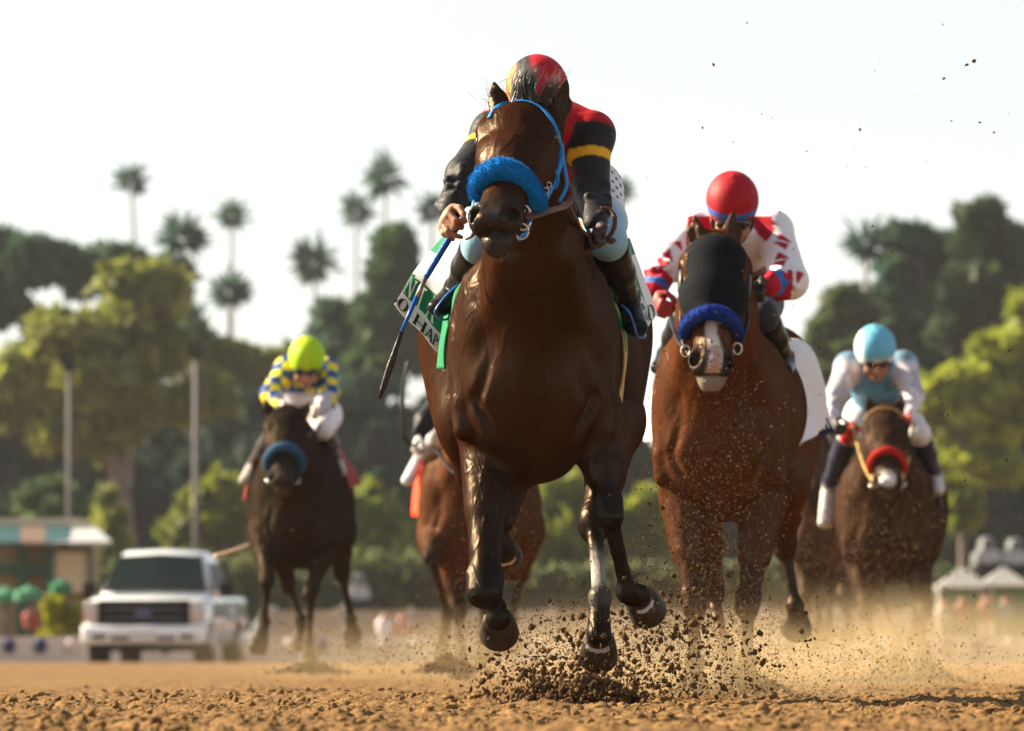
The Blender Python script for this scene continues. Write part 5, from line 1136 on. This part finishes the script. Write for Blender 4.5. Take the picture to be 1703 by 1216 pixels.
bushy('round_bush', 190, [(345, 830, 62, 65), (320, 890, 50, 50), (385, 880, 50, 70)], 7000, .38, G_LT, 'bright round bush right of the pickup roof', 'bush', seed=44)
bushy('round_bush', 190, [(600, 850, 60, 60), (650, 880, 60, 60), (620, 930, 80, 60)], 7000, .38, G_LT, 'light green bush between the dark horse and the leader', 'bush', seed=45)
bushy('round_bush', 190, [(930, 830, 50, 50), (890, 900, 70, 60), (980, 880, 60, 70), (1060, 860, 60, 60)], 7000, .38, G_LT, 'yellow-green bush seen between the legs of the leader', 'bush', seed=46)
bushy('round_bush', 185, [(1600, 820, 35, 30)], 1500, .32, G_LT, 'small yellow-green bush right of the far right horse', 'bush', seed=47)
bushy('round_bush', 188, [(75, 825, 50, 35), (115, 840, 40, 30)], 3000, .33, ((.05, .10, .04), (.14, .2, .07)), 'pale green bush above the striped kiosk roof', 'bush', seed=48)
bushy('round_bush', 182, [(178, 860, 30, 45), (185, 910, 30, 40)], 3000, .32, G_OL, 'dark olive bush right of the kiosk roof', 'bush', seed=49)
bushy('garden_shrub', 120, [(92, 1010, 26, 30), (82, 1005, 14, 18), (120, 1020, 16, 22)], 1800, .10, ((.10, .13, .01), (.38, .36, .01)), 'yellow flowering shrub left of the pickup truck', 'shrub', seed=50)

# lamp poles
for u, w, top, lab in ((326, 5.5, 590, 'slim grey lighting pole behind the bright round bush'), (115, 4.5, 610, 'slim grey lighting pole behind the kiosk roof')):
    b = P(u, 1072, 150); r_ = empty('light_pole', (b[0], 150, -.35), lab, 'pole', 'tall lighting poles'); t = P(u, top, 150)
    mb = MB(); mb.tube([(b[0], 150, -.35), tuple(t)], [px_r(w, 150), px_r(w*.8, 150)], 12); mb.build('mast', mat('grey_mast', (.13, .12, .13), rough=.7), r_)
    mb = MB(); mb.box(t+np.array([0, 0, .1]), (.3, .3, .35)); mb.build('lamp_head', M_STRAP, r_, smooth=False)
# ------------------------------------------------------------------ trackside: barrier, kiosk, umbrellas, tents, people, pickup
def xw(u, y): return P(u, 1072, y)[0]
def zw(v, y): return P(851, v, y)[2]
M_PALE = mat('pale_barrier', (.55, .49, .46), rough=.8, var=.1, vscale=2); M_NVY = mat('navy_panel', (.03, .035, .11), rough=.6)
bar = empty('barrier', (0, 104, -.3), 'long low pale track barrier with dark oval panels behind the pickup truck', 'barrier')
mb = MB(); mb.box((0, 104, zw(1068, 104)/2-.18), (60, .3, zw(1050, 104)+.36)); mb.build('rail_cover', M_PALE, bar, smooth=False)
for i, u in enumerate(range(15, 1700, 52)):
    mb = MB(); c = P(u, 1074, 103.8); mb.sphere(c, (px_r(11, 104), .05, px_r(13, 104)), 8); mb.build('panel', M_NVY if i % 5 in (0, 1) else M_PALE, bar)
# hedge and pale fence behind
hl = empty('hedge', (0, 176, -.35), 'long clipped green hedge running behind the track below the trees', 'hedge')
cl = [((xw(u, 176), 176, zw(985, 176)), (3.2, 1.2, px_r(62+14*math.sin(u*.02), 176))) for u in range(-60, 1780, 60)]
leaves('foliage', cl, 26000, .30, (.05, .075, .03), (.15, .17, .06), hl, 77)
M_FENCE = mat('tan_fence_panel', (.42, .34, .25), rough=.9, var=.15, vscale=.8)
fe = empty('fence', (0, 150, -.35), 'low tan fence with posts beyond the track in the middle and right', 'fence')
mb = MB(); mb.box((xw(1100, 150), 150, (zw(1015, 150)-.35)/2), (19, .12, zw(1015, 150)+.35)); mb.build('fence_panel', M_FENCE, fe, smooth=False)
for k in range(12):
    mb = MB(); mb.box((xw(1100, 150)-9.4+k*1.7, 149.85, (zw(1008, 150)-.35)/2), (.1, .1, zw(1008, 150)+.35)); mb.build('fence_post', M_PALE, fe, smooth=False)
grass = None
M_GR = mat('infield_grass', (.12, .17, .03), rough=.9, var=.3, vscale=.6)
# kiosk with a striped awning
ki = empty('kiosk', P(60, 1072, 130)*np.array([1, 1, 0])+np.array([0, 0, -.3]), 'tan kiosk with a teal and brick striped roof at the left edge', 'kiosk')
Y = 130; def_w = lambda u, v, y=Y: P(u, v, y)
M_KW = mat('kiosk_wall', (.26, .21, .11), rough=.8, var=.1); M_GRN = mat('kiosk_green_frame', (.02, .07, .05), rough=.6); M_TEAL = mat('teal_roof', (.03, .085, .095), rough=.5); M_BRICK = mat('brick_roof', (.17, .11, .085), rough=.6); M_GREYR = mat('grey_roof', (.40, .42, .44), rough=.5); M_CREAM = mat('cream_plaster', (.55, .48, .36), rough=.8)
def pbox(mb, u0, v0, u1, v1, y, d, mi=0):
    a, b = P(u0, v1, y), P(u1, v0, y); mb.box(((a[0]+b[0])/2, y+d/2, (a[2]+b[2])/2), (b[0]-a[0], d, b[2]-a[2]), mi=mi)
mb = MB(); pbox(mb, -60, 905, 150, 1085, 130.6, 3); mb.build('wall', M_KW, ki, smooth=False)
mb = MB(); pbox(mb, -60, 862, 135, 880, 131, 2.5); mb.build('upper_wall', M_CREAM, ki, smooth=False)
for i, u in enumerate(range(-45, 80, 40)):
    mb = MB(); a = [P(u, 876, 131), P(u+40, 876, 131), P(u+40, 904, 129.6), P(u, 904, 129.6)]; mb.add(a, [(0, 1, 2, 3)]); mb.build('roof_stripe', M_TEAL if i % 2 else M_BRICK, ki, smooth=False, solid=.06)
mb = MB(); a = [P(78, 880, 131), P(158, 878, 131), P(186, 903, 129.6), P(78, 904, 129.6)]; mb.add(a, [(0, 1, 2, 3)]); mb.build('roof_end', M_GREYR, ki, smooth=False, solid=.06)
for u0, u1 in ((28, 42), (74, 88), (146, 152)):
    mb = MB(); pbox(mb, u0, 906, u1, 1080, 130.2, .3); mb.build('frame', M_GRN, ki, smooth=False)
mb = MB(); pbox(mb, -60, 940, 88, 956, 130.3, .2); mb.build('frame', M_GRN, ki, smooth=False)
mb = MB(); pbox(mb, 90, 918, 146, 985, 130.35, .2); mb.build('window', M_CREAM, ki, smooth=False)
# umbrellas
M_UMB = mat('green_umbrella', (.05, .20, .11), rough=.7); M_UMBD = mat('dark_green_umbrella', (.02, .16, .08), rough=.7)
def umbrella(u, v, w, y, m, label):
    c = P(u, v, y); r_ = px_r(w, y); root = empty('parasol', (c[0], y, -.35), label, 'parasol', 'parasols by the kiosk')
    mb = MB(); n = 8; h_ = r_*.5
    for k in range(n):
        a, b = 2*math.pi*k/n, 2*math.pi*(k+1)/n
        mb.add([c+np.array([0, 0, h_]), c+np.array([math.cos(a)*r_, math.sin(a)*r_, 0]), c+np.array([math.cos(b)*r_, math.sin(b)*r_, 0])], [(0, 1, 2)])
        mb.add([c+np.array([math.cos(a)*r_, math.sin(a)*r_, 0]), c+np.array([math.cos(b)*r_, math.sin(b)*r_, 0]), c+np.array([math.cos(b)*r_, math.sin(b)*r_, -.15]), c+np.array([math.cos(a)*r_, math.sin(a)*r_, -.15])], [(0, 1, 2, 3)])
    mb.build('canopy', m, root, smooth=False, solid=.01); mb = MB(); mb.tube([(c[0], y, -.35), c+np.array([0, 0, h_])], .03, 8); mb.build('pole', M_STRAP, root)
umbrella(10, 988, 26, 116, M_UMB, 'green parasol cut by the left edge of the picture'); umbrella(48, 985, 24, 114, M_UMB, 'brightest green parasol below the kiosk window'); umbrella(102, 972, 18, 120, M_UMBD, 'dark green parasol beside the pickup mirror')
M_WHT = mat('white_canvas', (.24, .24, .235), rough=.6); M_TENT = mat('teal_white_tent', (.55, .68, .66), rough=.6)
for u, v, w, lab in ((1600, 965, 46, 'left white tent roof behind the far right horse'), (1668, 962, 42, 'right white tent roof at the right edge of the picture')):
    c = P(u, v, 140); root = empty('tent', (c[0], 140, -.35), lab, 'tent', 'white tents in the infield'); r_ = px_r(w, 140); mb = MB()
    mb.add([c+np.array([-r_, -1.2, -.18]), c+np.array([r_, -1.2, -.18]), c+np.array([r_, 1.2, -.18]), c+np.array([-r_, 1.2, -.18]), c+np.array([0, 0, r_*.45])], [(0, 1, 4), (1, 2, 4), (2, 3, 4), (3, 0, 4)]); mb.build('canopy', M_WHT, root, smooth=False, solid=.02)
    for sx in (-1, 1): mb = MB(); mb.tube([(c[0]+sx*r_*.95, 139, -.35), (c[0]+sx*r_*.95, 139, c[2]-.18)], .04, 8); mb.build('pole', M_PALE, root)
    mb = MB(); mb.box((c[0], 140.2, (c[2]-.5)/2), (r_*1.9, .1, c[2]+.1)); mb.build('side_wall', M_UMBD, root, smooth=False)
# far parked cars, white roofs
def simple_car(u, v, w, y, m, label):
    c = P(u, v, y); L_ = px_r(w, y); root = empty('parked_car', (c[0], y, -.35), label, 'car', 'cars parked in the infield')
    mb = MB(); z0 = c[2]-.55; prof = [(-1, -.3), (-1, .15), (-.92, .28), (-.55, .34), (-.35, .68), (.25, .70), (.55, .36), (.95, .28), (1, .05), (1, -.3)]
    rings = [[(c[0]+px*L_, y+dy, z0+.35+pz) for px, pz in prof] for dy in (-.85, -.75, .75, .85)]; mb.loft(rings); mb.build('body', m, root, bevel=.03)
    mb = MB(); rings = [[(c[0]+px*L_, y+dy, z0+.35+pz) for px, pz in ((-.5, .37), (-.33, .63), (.22, .64), (.48, .38))] for dy in (-.87, -.86)]; mb.loft(rings); mb.build('side_window', M_GOGGLE, root, smooth=False)
    for sx in (-.6, .6): mb = MB(); mb.tube([(c[0]+sx*L_, y-.9, z0+.08), (c[0]+sx*L_, y-.7, z0+.08)], .3, 14); mb.build('wheel', M_STRAP, root)
M_CARW = mat('white_car_paint', (.32, .34, .36), rough=.25, coat=.6)
for i, (u, v, w, lab) in enumerate(((1640, 925, 22, 'left of the two white cars parked far off at the right edge'), (1686, 927, 20, 'right of the two white cars parked far off at the right edge'), (598, 985, 18, 'small pale car far behind between the dark horse and the leader'), (450, 1040, 28, 'pale car behind the forelegs of the dark horse'))):
    simple_car(u, v, w, 165, M_CARW if i < 3 else mat('pale_blue_paint', (.5, .62, .66), rough=.3), lab)
# spectators
def spectator(u, v, h_px, y, top, leg, label):
    b = P(u, v, y); s = px_r(h_px, y)/1.72; root = empty('person', (b[0], y, b[2]), label, 'person', 'spectators by the barrier'); X = np.array([1, 0, 0.])
    o = lambda x, d, z: b+np.array([x, d, z])*s
    B = Body(); B.cap(o(0, 0, 1.0), o(0, 0, 1.42), (.15, .10), (.18, .11), top, .04); B.el(o(0, 0, 1.62), (.085, .1, .12), SKIN, .01); B.cap(o(0, 0, 1.45), o(0, 0, 1.6), .06, .06, SKIN, .03)
    for q in (-1, 1):
        B.chain([o(q*.2, 0, 1.40), o(q*.26, .02, 1.12), o(q*.22, -.1, .88)], [.055*s, .045*s, .035*s], [top, SKIN], .02); B.chain([o(q*.09, 0, .95), o(q*.1, -.02, .5), o(q*.1, 0, .05)], [.085*s, .06*s, .045*s], leg, .03); B.cap(o(q*.1, .03, .03), o(q*.1, -.14, .02), .045*s, .04*s, (.05, .05, .05), .02)
    B.mesh('body', .03, M_SILK, root, tau=.01)
SPECT = [(640, 1088, 62, (.7, .7, .75), (.2, .25, .4), 'spectator in white between the dark horse and the leader'), (668, 1086, 58, (.55, .3, .25), (.1, .1, .12), 'spectator in a reddish top between the dark horse and the leader'), (52, 1075, 60, (.35, .06, .05), (.05, .05, .06), 'spectator in dark red near the left parasols'),
         (1600, 1070, 70, (.32, .16, .1), (.15, .12, .1), 'spectator in orange at the foot of the left white tent'), (1640, 1070, 72, (.3, .14, .09), (.2, .17, .14), 'spectator in rust red between the two white tents'), (1672, 1070, 70, (.1, .2, .22), (.2, .25, .2), 'spectator in teal below the right white tent'), (1570, 1072, 68, (.5, .45, .4), (.2, .15, .1), 'spectator in beige just left of the white tents')]
for u, v, h_, t_, l_, lab in SPECT: spectator(u, v, h_, 122, t_, l_, lab)

# ---- white pickup truck, three-quarter front view
M_PAINT = mat('white_truck_paint', (.78, .81, .84), rough=.2, coat=.8, var=.03); M_GRILL = mat('dark_grille', (.008, .008, .009), rough=.45, spec=.1); M_GLASS = mat('windscreen_glass', (.008, .014, .014), rough=.08, spec=.35)
M_CHROME = mat('bumper_metal', (.55, .54, .52), rough=.4, metal=.6); M_TYRE = mat('tyre_rubber', (.03, .028, .026), rough=.85, dirt=(.2, .13, .07), dirtamt=.3); M_RIM = mat('wheel_rim', (.4, .4, .4), rough=.35, metal=.9); M_LAMP = mat('headlight_lens', (.55, .48, .44), rough=.12, coat=1.0); M_AMB = mat('amber_lens', (.5, .12, .03), rough=.3)
TY = 97.0; tc_ = P(240, 1092, TY); tyaw = R(-4.5)
truck = empty('pickup_truck', (tc_[0], TY, tc_[2]-.19), 'white pickup truck with a dark grille parked on the left behind the track', 'pickup truck')
Mt = Matrix.Rotation(tyaw, 3, 'Z'); SCL = .95
def tp(x, y, z): return Mt @ (Vector((x, y, z))*SCL)+Vector((tc_[0], TY, tc_[2]-.19))
def tloft(rings, mi=0): return [[tp(*q) for q in r_] for r_ in rings]
def tsec(y, hw, z0, z1, rd=.12, top=.9):
    return [(-hw, y, z0), (-hw*1.0, y, (z0+z1)/2), (-hw, y, z1-rd), (-hw+rd*.4, y, z1-rd*.3), (-hw*top+.0, y, z1), (0, y, z1+.03), (hw*top, y, z1), (hw-rd*.4, y, z1-rd*.3), (hw, y, z1-rd), (hw, y, (z0+z1)/2), (hw, y, z0)]
mb = MB(); mb.loft(tloft([tsec(-.02, .93, .50, 1.02), tsec(.12, 1.0, .42, 1.12), tsec(.6, 1.01, .40, 1.17), tsec(1.30, 1.01, .40, 1.22), tsec(1.34, 1.0, .40, 1.20), tsec(3.6, 1.0, .40, 1.22), tsec(5.7, .99, .45, 1.22), tsec(5.78, .96, .5, 1.2)])); body = mb.build('body', M_PAINT, truck)
def csec(y, hb, ht, z0, z1): return [(-hb, y, z0), (-ht-.02, y, z1-.10), (-ht+.10, y, z1), (0, y, z1+.03), (ht-.10, y, z1), (ht+.02, y, z1-.10), (hb, y, z0)]
mb = MB(); mb.loft(tloft([csec(1.28, .93, .92, 1.19, 1.21), csec(1.95, .93, .74, 1.2, 1.88), csec(2.3, .93, .72, 1.2, 1.95), csec(3.3, .93, .72, 1.2, 1.95), csec(3.75, .93, .74, 1.2, 1.86), csec(4.0, .93, .9, 1.19, 1.24)])); mb.build('cab', M_PAINT, truck)
mb = MB(); mb.add([tp(-.86, 1.27, 1.27), tp(0, 1.22, 1.30), tp(.86, 1.27, 1.27), tp(.71, 1.83, 1.85), tp(0, 1.80, 1.89), tp(-.71, 1.83, 1.85)], [(0, 1, 4, 5), (1, 2, 3, 4)]); mb.build('windscreen', M_GLASS, truck, smooth=False, solid=.03)
for sx in (-1, 1):
    for y0, y1, a in ((1.85, 2.55, .35), (2.65, 3.5, 0)):
        mb = MB(); mb.add([tp(sx*.945, y0-a*.6, 1.27), tp(sx*.945, y1, 1.27), tp(sx*.775, y1, 1.76), tp(sx*.775, y0+a, 1.76)], [(0, 1, 2, 3)]); mb.build('side_window', M_GLASS, truck, smooth=False, solid=.02)
    mb = MB(); c = tp(sx*1.14, 1.62, 1.30); mb.box(c, (.22, .12, .24), M=Mt, ); mb.build('wing_mirror', M_GRILL, truck, bevel=.03)
    for yy in (.95, 4.65):
        w = MB(); w.tube([tp(sx*.74, yy, .40), tp(sx*.78, yy, .40), tp(sx*.98, yy, .40), tp(sx*1.01, yy, .40)], [.38, .41, .41, .38], 24); wo_ = w.build('wheel', M_TYRE, truck)
        w = MB(); w.tube([tp(sx*.96, yy, .40), tp(sx*1.025, yy, .40)], [.25, .23], 18); w.build('rim', M_RIM, wo_)
    mb = MB(); mb.box(tp(sx*.86, -.045, .92), (.22, .10, .34), M=Mt); hl_ = mb.build('headlight', M_LAMP, truck, bevel=.02); mb = MB(); mb.box(tp(sx*.95, -.03, .90), (.05, .12, .22), M=Mt); mb.build('indicator', M_AMB, hl_, bevel=.01)
    mb = MB(); mb.box(tp(sx*.72, -.155, .52), (.24, .04, .10), M=Mt); mb.build('fog_lamp', M_GRILL, truck, bevel=.01)
mb = MB(); mb.box(tp(0, -.06, .90), (1.44, .12, .42), M=Mt); gr_ = mb.build('grille', M_GRILL, truck, bevel=.03)
for z in (.82, .98): mb = MB(); mb.box(tp(0, -.128, z), (1.2, .03, .035), M=Mt); mb.build('grille_bar', mat('grille_bar_grey', (.09, .09, .1), rough=.3), gr_, bevel=.008)
mb = MB(); mb.sphere(tp(0, -.15, .90), (.14, .02, .06), 10, M=Mt); mb.build('oval_badge', mat('badge_blue', (.08, .10, .2), rough=.3), gr_)
mb = MB(); mb.box(tp(0, -.06, .56), (1.94, .22, .30), M=Mt); bu = mb.build('bumper', M_PAINT, truck, bevel=.06)
mb = MB(); mb.box(tp(0, -.165, .52), (.40, .03, .16), M=Mt); mb.build('number_plate', M_CHROME, bu, smooth=False)
for sx in (-1, 1): mb = MB(); mb.box(tp(sx*.38, -.165, .50), (.30, .03, .07), M=Mt); mb.build('air_intake', M_GRILL, bu, smooth=False)
mb = MB(); mb.box(tp(0, .1, .36), (1.7, .3, .14), M=Mt); mb.build('skid_panel', M_GRILL, truck, smooth=False)
# ------------------------------------------------------------------ flying dirt and clods
M_CLOD = mat('flying_dirt', (.095, .052, .023), rough=.95, spec=.1, var=.35, vscale=30, bump=.8, bscale=160)
_ico = np.array([(0, 0, 1), (.89, 0, .45), (.28, .85, .45), (-.72, .53, .45), (-.72, -.53, .45), (.28, -.85, .45), (.72, .53, -.45), (-.28, .85, -.45), (-.89, 0, -.45), (-.28, -.85, -.45), (.72, -.53, -.45), (0, 0, -1)])
_if = np.array([(0, 1, 2), (0, 2, 3), (0, 3, 4), (0, 4, 5), (0, 5, 1), (1, 6, 2), (2, 7, 3), (3, 8, 4), (4, 9, 5), (5, 10, 1), (6, 7, 2), (7, 8, 3), (8, 9, 4), (9, 10, 5), (10, 6, 1), (11, 7, 6), (11, 8, 7), (11, 9, 8), (11, 10, 9), (11, 6, 10)])
_oc = np.array([(1, 0, 0), (-1, 0, 0), (0, 1, 0), (0, -1, 0), (0, 0, 1), (0, 0, -1.)]); _of = np.array([(0, 2, 4), (2, 1, 4), (1, 3, 4), (3, 0, 4), (2, 0, 5), (1, 2, 5), (3, 1, 5), (0, 3, 5)])
def bits(name, pts, size, root=None, fine=False, m=M_CLOD, stretch=1.0, flat=1.0, kind='stuff'):
    pts = np.array(pts); n = len(pts); b, f = (_ico, _if) if fine else (_oc, _of); k = len(b)
    sc = np.asarray(size).reshape(-1, 1, 1)*(rng.uniform(.35, 1.4, (n, 1, 3)))*np.array([1, 1, flat]); V = b[None]*sc*(1+rng.uniform(-.5, .5, (n, k, 1)))
    a = rng.random(n)*6.283; e = rng.random(n)*3.1; ca, sa, ce, se = np.cos(a), np.sin(a), np.cos(e), np.sin(e); z = np.zeros(n); o = np.ones(n)
    Rz = np.stack([np.stack([ca, -sa, z], 1), np.stack([sa, ca, z], 1), np.stack([z, z, o], 1)], 1); Rx = np.stack([np.stack([o, z, z], 1), np.stack([z, ce, -se], 1), np.stack([z, se, ce], 1)], 1)
    if flat == 1.0: V = np.einsum('nij,nkj->nki', Rx, V)
    V = np.einsum('nij,nkj->nki', Rz, V)+pts[:, None]
    F_ = (f[None]+np.arange(n)[:, None, None]*k).reshape(-1, 3); o_ = np_mesh(name, V.reshape(-1, 3), F_, m, root, smooth=False)
    if kind: tag(o_, kind=kind)
    return o_
def cloud(n, c, sd, y):  # gaussian puff in pixels at distance y+-
    yy = y[0]+rng.normal(size=n)*y[1]; return [P(c[0]+rng.normal()*sd[0], c[1]+rng.normal()*sd[1], max(15, q)) for q in yy]
def above(pts): return [p for p in pts if p[2] > .0]
def sz(n, a, b, p=2.2): return a+(b-a)*rng.random(n)**p
# coarse clods thrown up under the leader's hooves
p = above(cloud(2400, (975, 1160), (78, 24), (20.5, .3))+cloud(1500, (925, 1125), (65, 36), (20.9, .3))+cloud(2000, (1110, 1085), (90, 60), (20.8, .6))+cloud(120, (1180, 1000), (60, 70), (21.2, .6)))
bits('flying_clods', p, sz(len(p), .0014, .012, 4.5), fine=True)
# scattered high flecks over the sky on the right, and around the right hand field
p = above([P(u, v, y) for u, v, y in zip(rng.uniform(1040, 1680, 90), rng.uniform(20, 620, 90), rng.uniform(19.5, 24, 90))]+[P(u, v, y) for u, v, y in zip(rng.uniform(1360, 1703, 300), rng.uniform(500, 1000, 300), rng.uniform(21, 30, 300))]+cloud(300, (1120, 860), (45, 130), (21.5, .8)))
bits('flying_clods', p, sz(len(p), .0014, .0065, 4), fine=True)
# fine lit grains: spray in front of the second horse and low fog of sand
g = []
g += cloud(5200, (1165, 860), (62, 130), (22.8, .5)); g += cloud(2500, (1150, 1010), (60, 80), (23.0, .6)); g += cloud(2200, (1240, 1040), (60, 70), (23.3, .5)); g += cloud(1500, (1240, 760), (60, 110), (23.2, .4))
g += cloud(5500, (1480, 940), (75, 95), (33, 1.5)); g += cloud(2600, (1370, 940), (50, 80), (31, 2)); g += cloud(2200, (830, 930), (50, 90), (27, 2)); g += cloud(900, (740, 1000), (50, 70), (31, 2)); g += cloud(700, (500, 950), (80, 110), (36, 1.5))
g += cloud(6000, (1130, 1130), (140, 45), (21.5, .8)); g += cloud(7000, (1400, 1120), (170, 35), (26, 3.5)); g += cloud(2500, (700, 1090), (120, 26), (31, 3)); g += cloud(6000, (920, 1090), (90, 60), (21.0, .5)); g += cloud(5000, (1090, 1040), (80, 80), (21.6, .6)); g += cloud(3000, (1200, 1080), (60, 50), (23.2, .4))
g = above(g); bits('flying_sand', g, sz(len(g), .0012, .0048, 2.5)*np.clip(np.array([q[1] for q in g])/24, .7, 1.5))
# loose clods lying on the track
n = 20000; yy = 13.5+12*rng.random(n)**1.2; xx = rng.uniform(-1.15, 1.15, n)*yy*.085*1.15; s_ = sz(n, .0025, .019, 6); hh = ground_h(xx, yy)
bits('track_clods', np.stack([xx, yy, hh+s_*.25], 1), s_, fine=True, flat=.7, m=MG)
# mounds of dirt pushed up where hooves just struck
def mound(u, v, w, h_px, y, n):
    c = P(u, v, y); pts = []
    for _ in range(n):
        a, b = rng.normal()*.45, rng.normal()*.45; pts.append(c+np.array([a*px_r(w, y), b*.25, max(0, 1-abs(a))*rng.random()**1.3*px_r(h_px, y)]))
    bits('flying_clods', pts, sz(n, .004, .016, 2.5), fine=True)
mound(985, 1182, 120, 62, 20.1, 1500); mound(900, 1168, 60, 40, 20.2, 250); mound(1250, 1160, 90, 45, 23.6, 700); mound(1530, 1135, 80, 45, 34, 500); mound(745, 1118, 60, 32, 33, 400); mound(518, 1118, 62, 22, 38, 400); mound(1150, 1160, 60, 30, 24, 300)
# dust hanging in the air: soft puffs of fine sand
def dustvol(name, boxc, boxs, dens, nscale, lab, col=(.95, .70, .38)):
    m = bpy.data.materials.new('airborne_dust'); m.use_nodes = True; nt = m.node_tree; N, L = nt.nodes, nt.links; N.clear()
    pv = N.new('ShaderNodeVolumePrincipled'); pv.inputs['Color'].default_value = (*col, 1); pv.inputs['Anisotropy'].default_value = .35
    tc = N.new('ShaderNodeTexCoord'); n = N.new('ShaderNodeTexNoise'); n.inputs['Scale'].default_value = nscale; n.inputs['Detail'].default_value = 3; L.new(tc.outputs['Object'], n.inputs['Vector'])
    mr = N.new('ShaderNodeMapRange'); mr.inputs[1].default_value = .40; mr.inputs[2].default_value = .72; mr.inputs[3].default_value = .15; mr.inputs[4].default_value = 1.6; L.new(n.outputs['Fac'], mr.inputs[0])
    g2 = N.new('ShaderNodeTexGradient'); g2.gradient_type = 'QUADRATIC_SPHERE'; mp = N.new('ShaderNodeMapping'); mp.inputs['Scale'].default_value = [2/q for q in boxs]; L.new(tc.outputs['Object'], mp.inputs[0]); L.new(mp.outputs[0], g2.inputs[0])
    mu = N.new('ShaderNodeMath'); mu.operation = 'MULTIPLY'; L.new(mr.outputs[0], mu.inputs[0]); L.new(g2.outputs['Fac'], mu.inputs[1])
    m2 = N.new('ShaderNodeMath'); m2.operation = 'MULTIPLY'; m2.inputs[1].default_value = dens; L.new(mu.outputs[0], m2.inputs[0]); L.new(m2.outputs[0], pv.inputs['Density'])
    mo = N.new('ShaderNodeOutputMaterial'); L.new(pv.outputs[0], mo.inputs['Volume'])
    mb = MB(); mb.sphere((0, 0, 0), tuple(q/2 for q in boxs), 16); o = mb.build(name, m, None, smooth=False); o.location = Vector([float(q) for q in boxc]); tag(o, kind='stuff'); return o
dustvol('dust', P(1190, 1115, 22.0)+np.array([0, 0, 0]), (2.4, 2.0, .55), 1.6, 4, '')
dustvol('dust', P(1430, 1090, 31), (5.5, 8.0, .85), .55, 1.6, '')
dustvol('dust', P(700, 1090, 34), (3.6, 5.0, .6), .42, 1.6, '')
SC.cycles.volume_step_rate = 4.0; SC.cycles.volume_max_steps = 96
# ------------------------------------------------------------------ air
hz = bpy.data.materials.new('haze_air'); hz.use_nodes = True; nt = hz.node_tree; nt.nodes.clear()
pv = nt.nodes.new('ShaderNodeVolumePrincipled'); pv.inputs['Color'].default_value = (.93, .96, 1, 1); pv.inputs['Density'].default_value = .00013; pv.inputs['Anisotropy'].default_value = .2
mo = nt.nodes.new('ShaderNodeOutputMaterial'); nt.links.new(pv.outputs[0], mo.inputs['Volume'])
mb = MB(); mb.box((0, 190, 22.5), (420, 560, 51)); hb = mb.build('haze', hz, None, smooth=False); tag(hb, kind='stuff')
print('objects', len(bpy.data.objects))
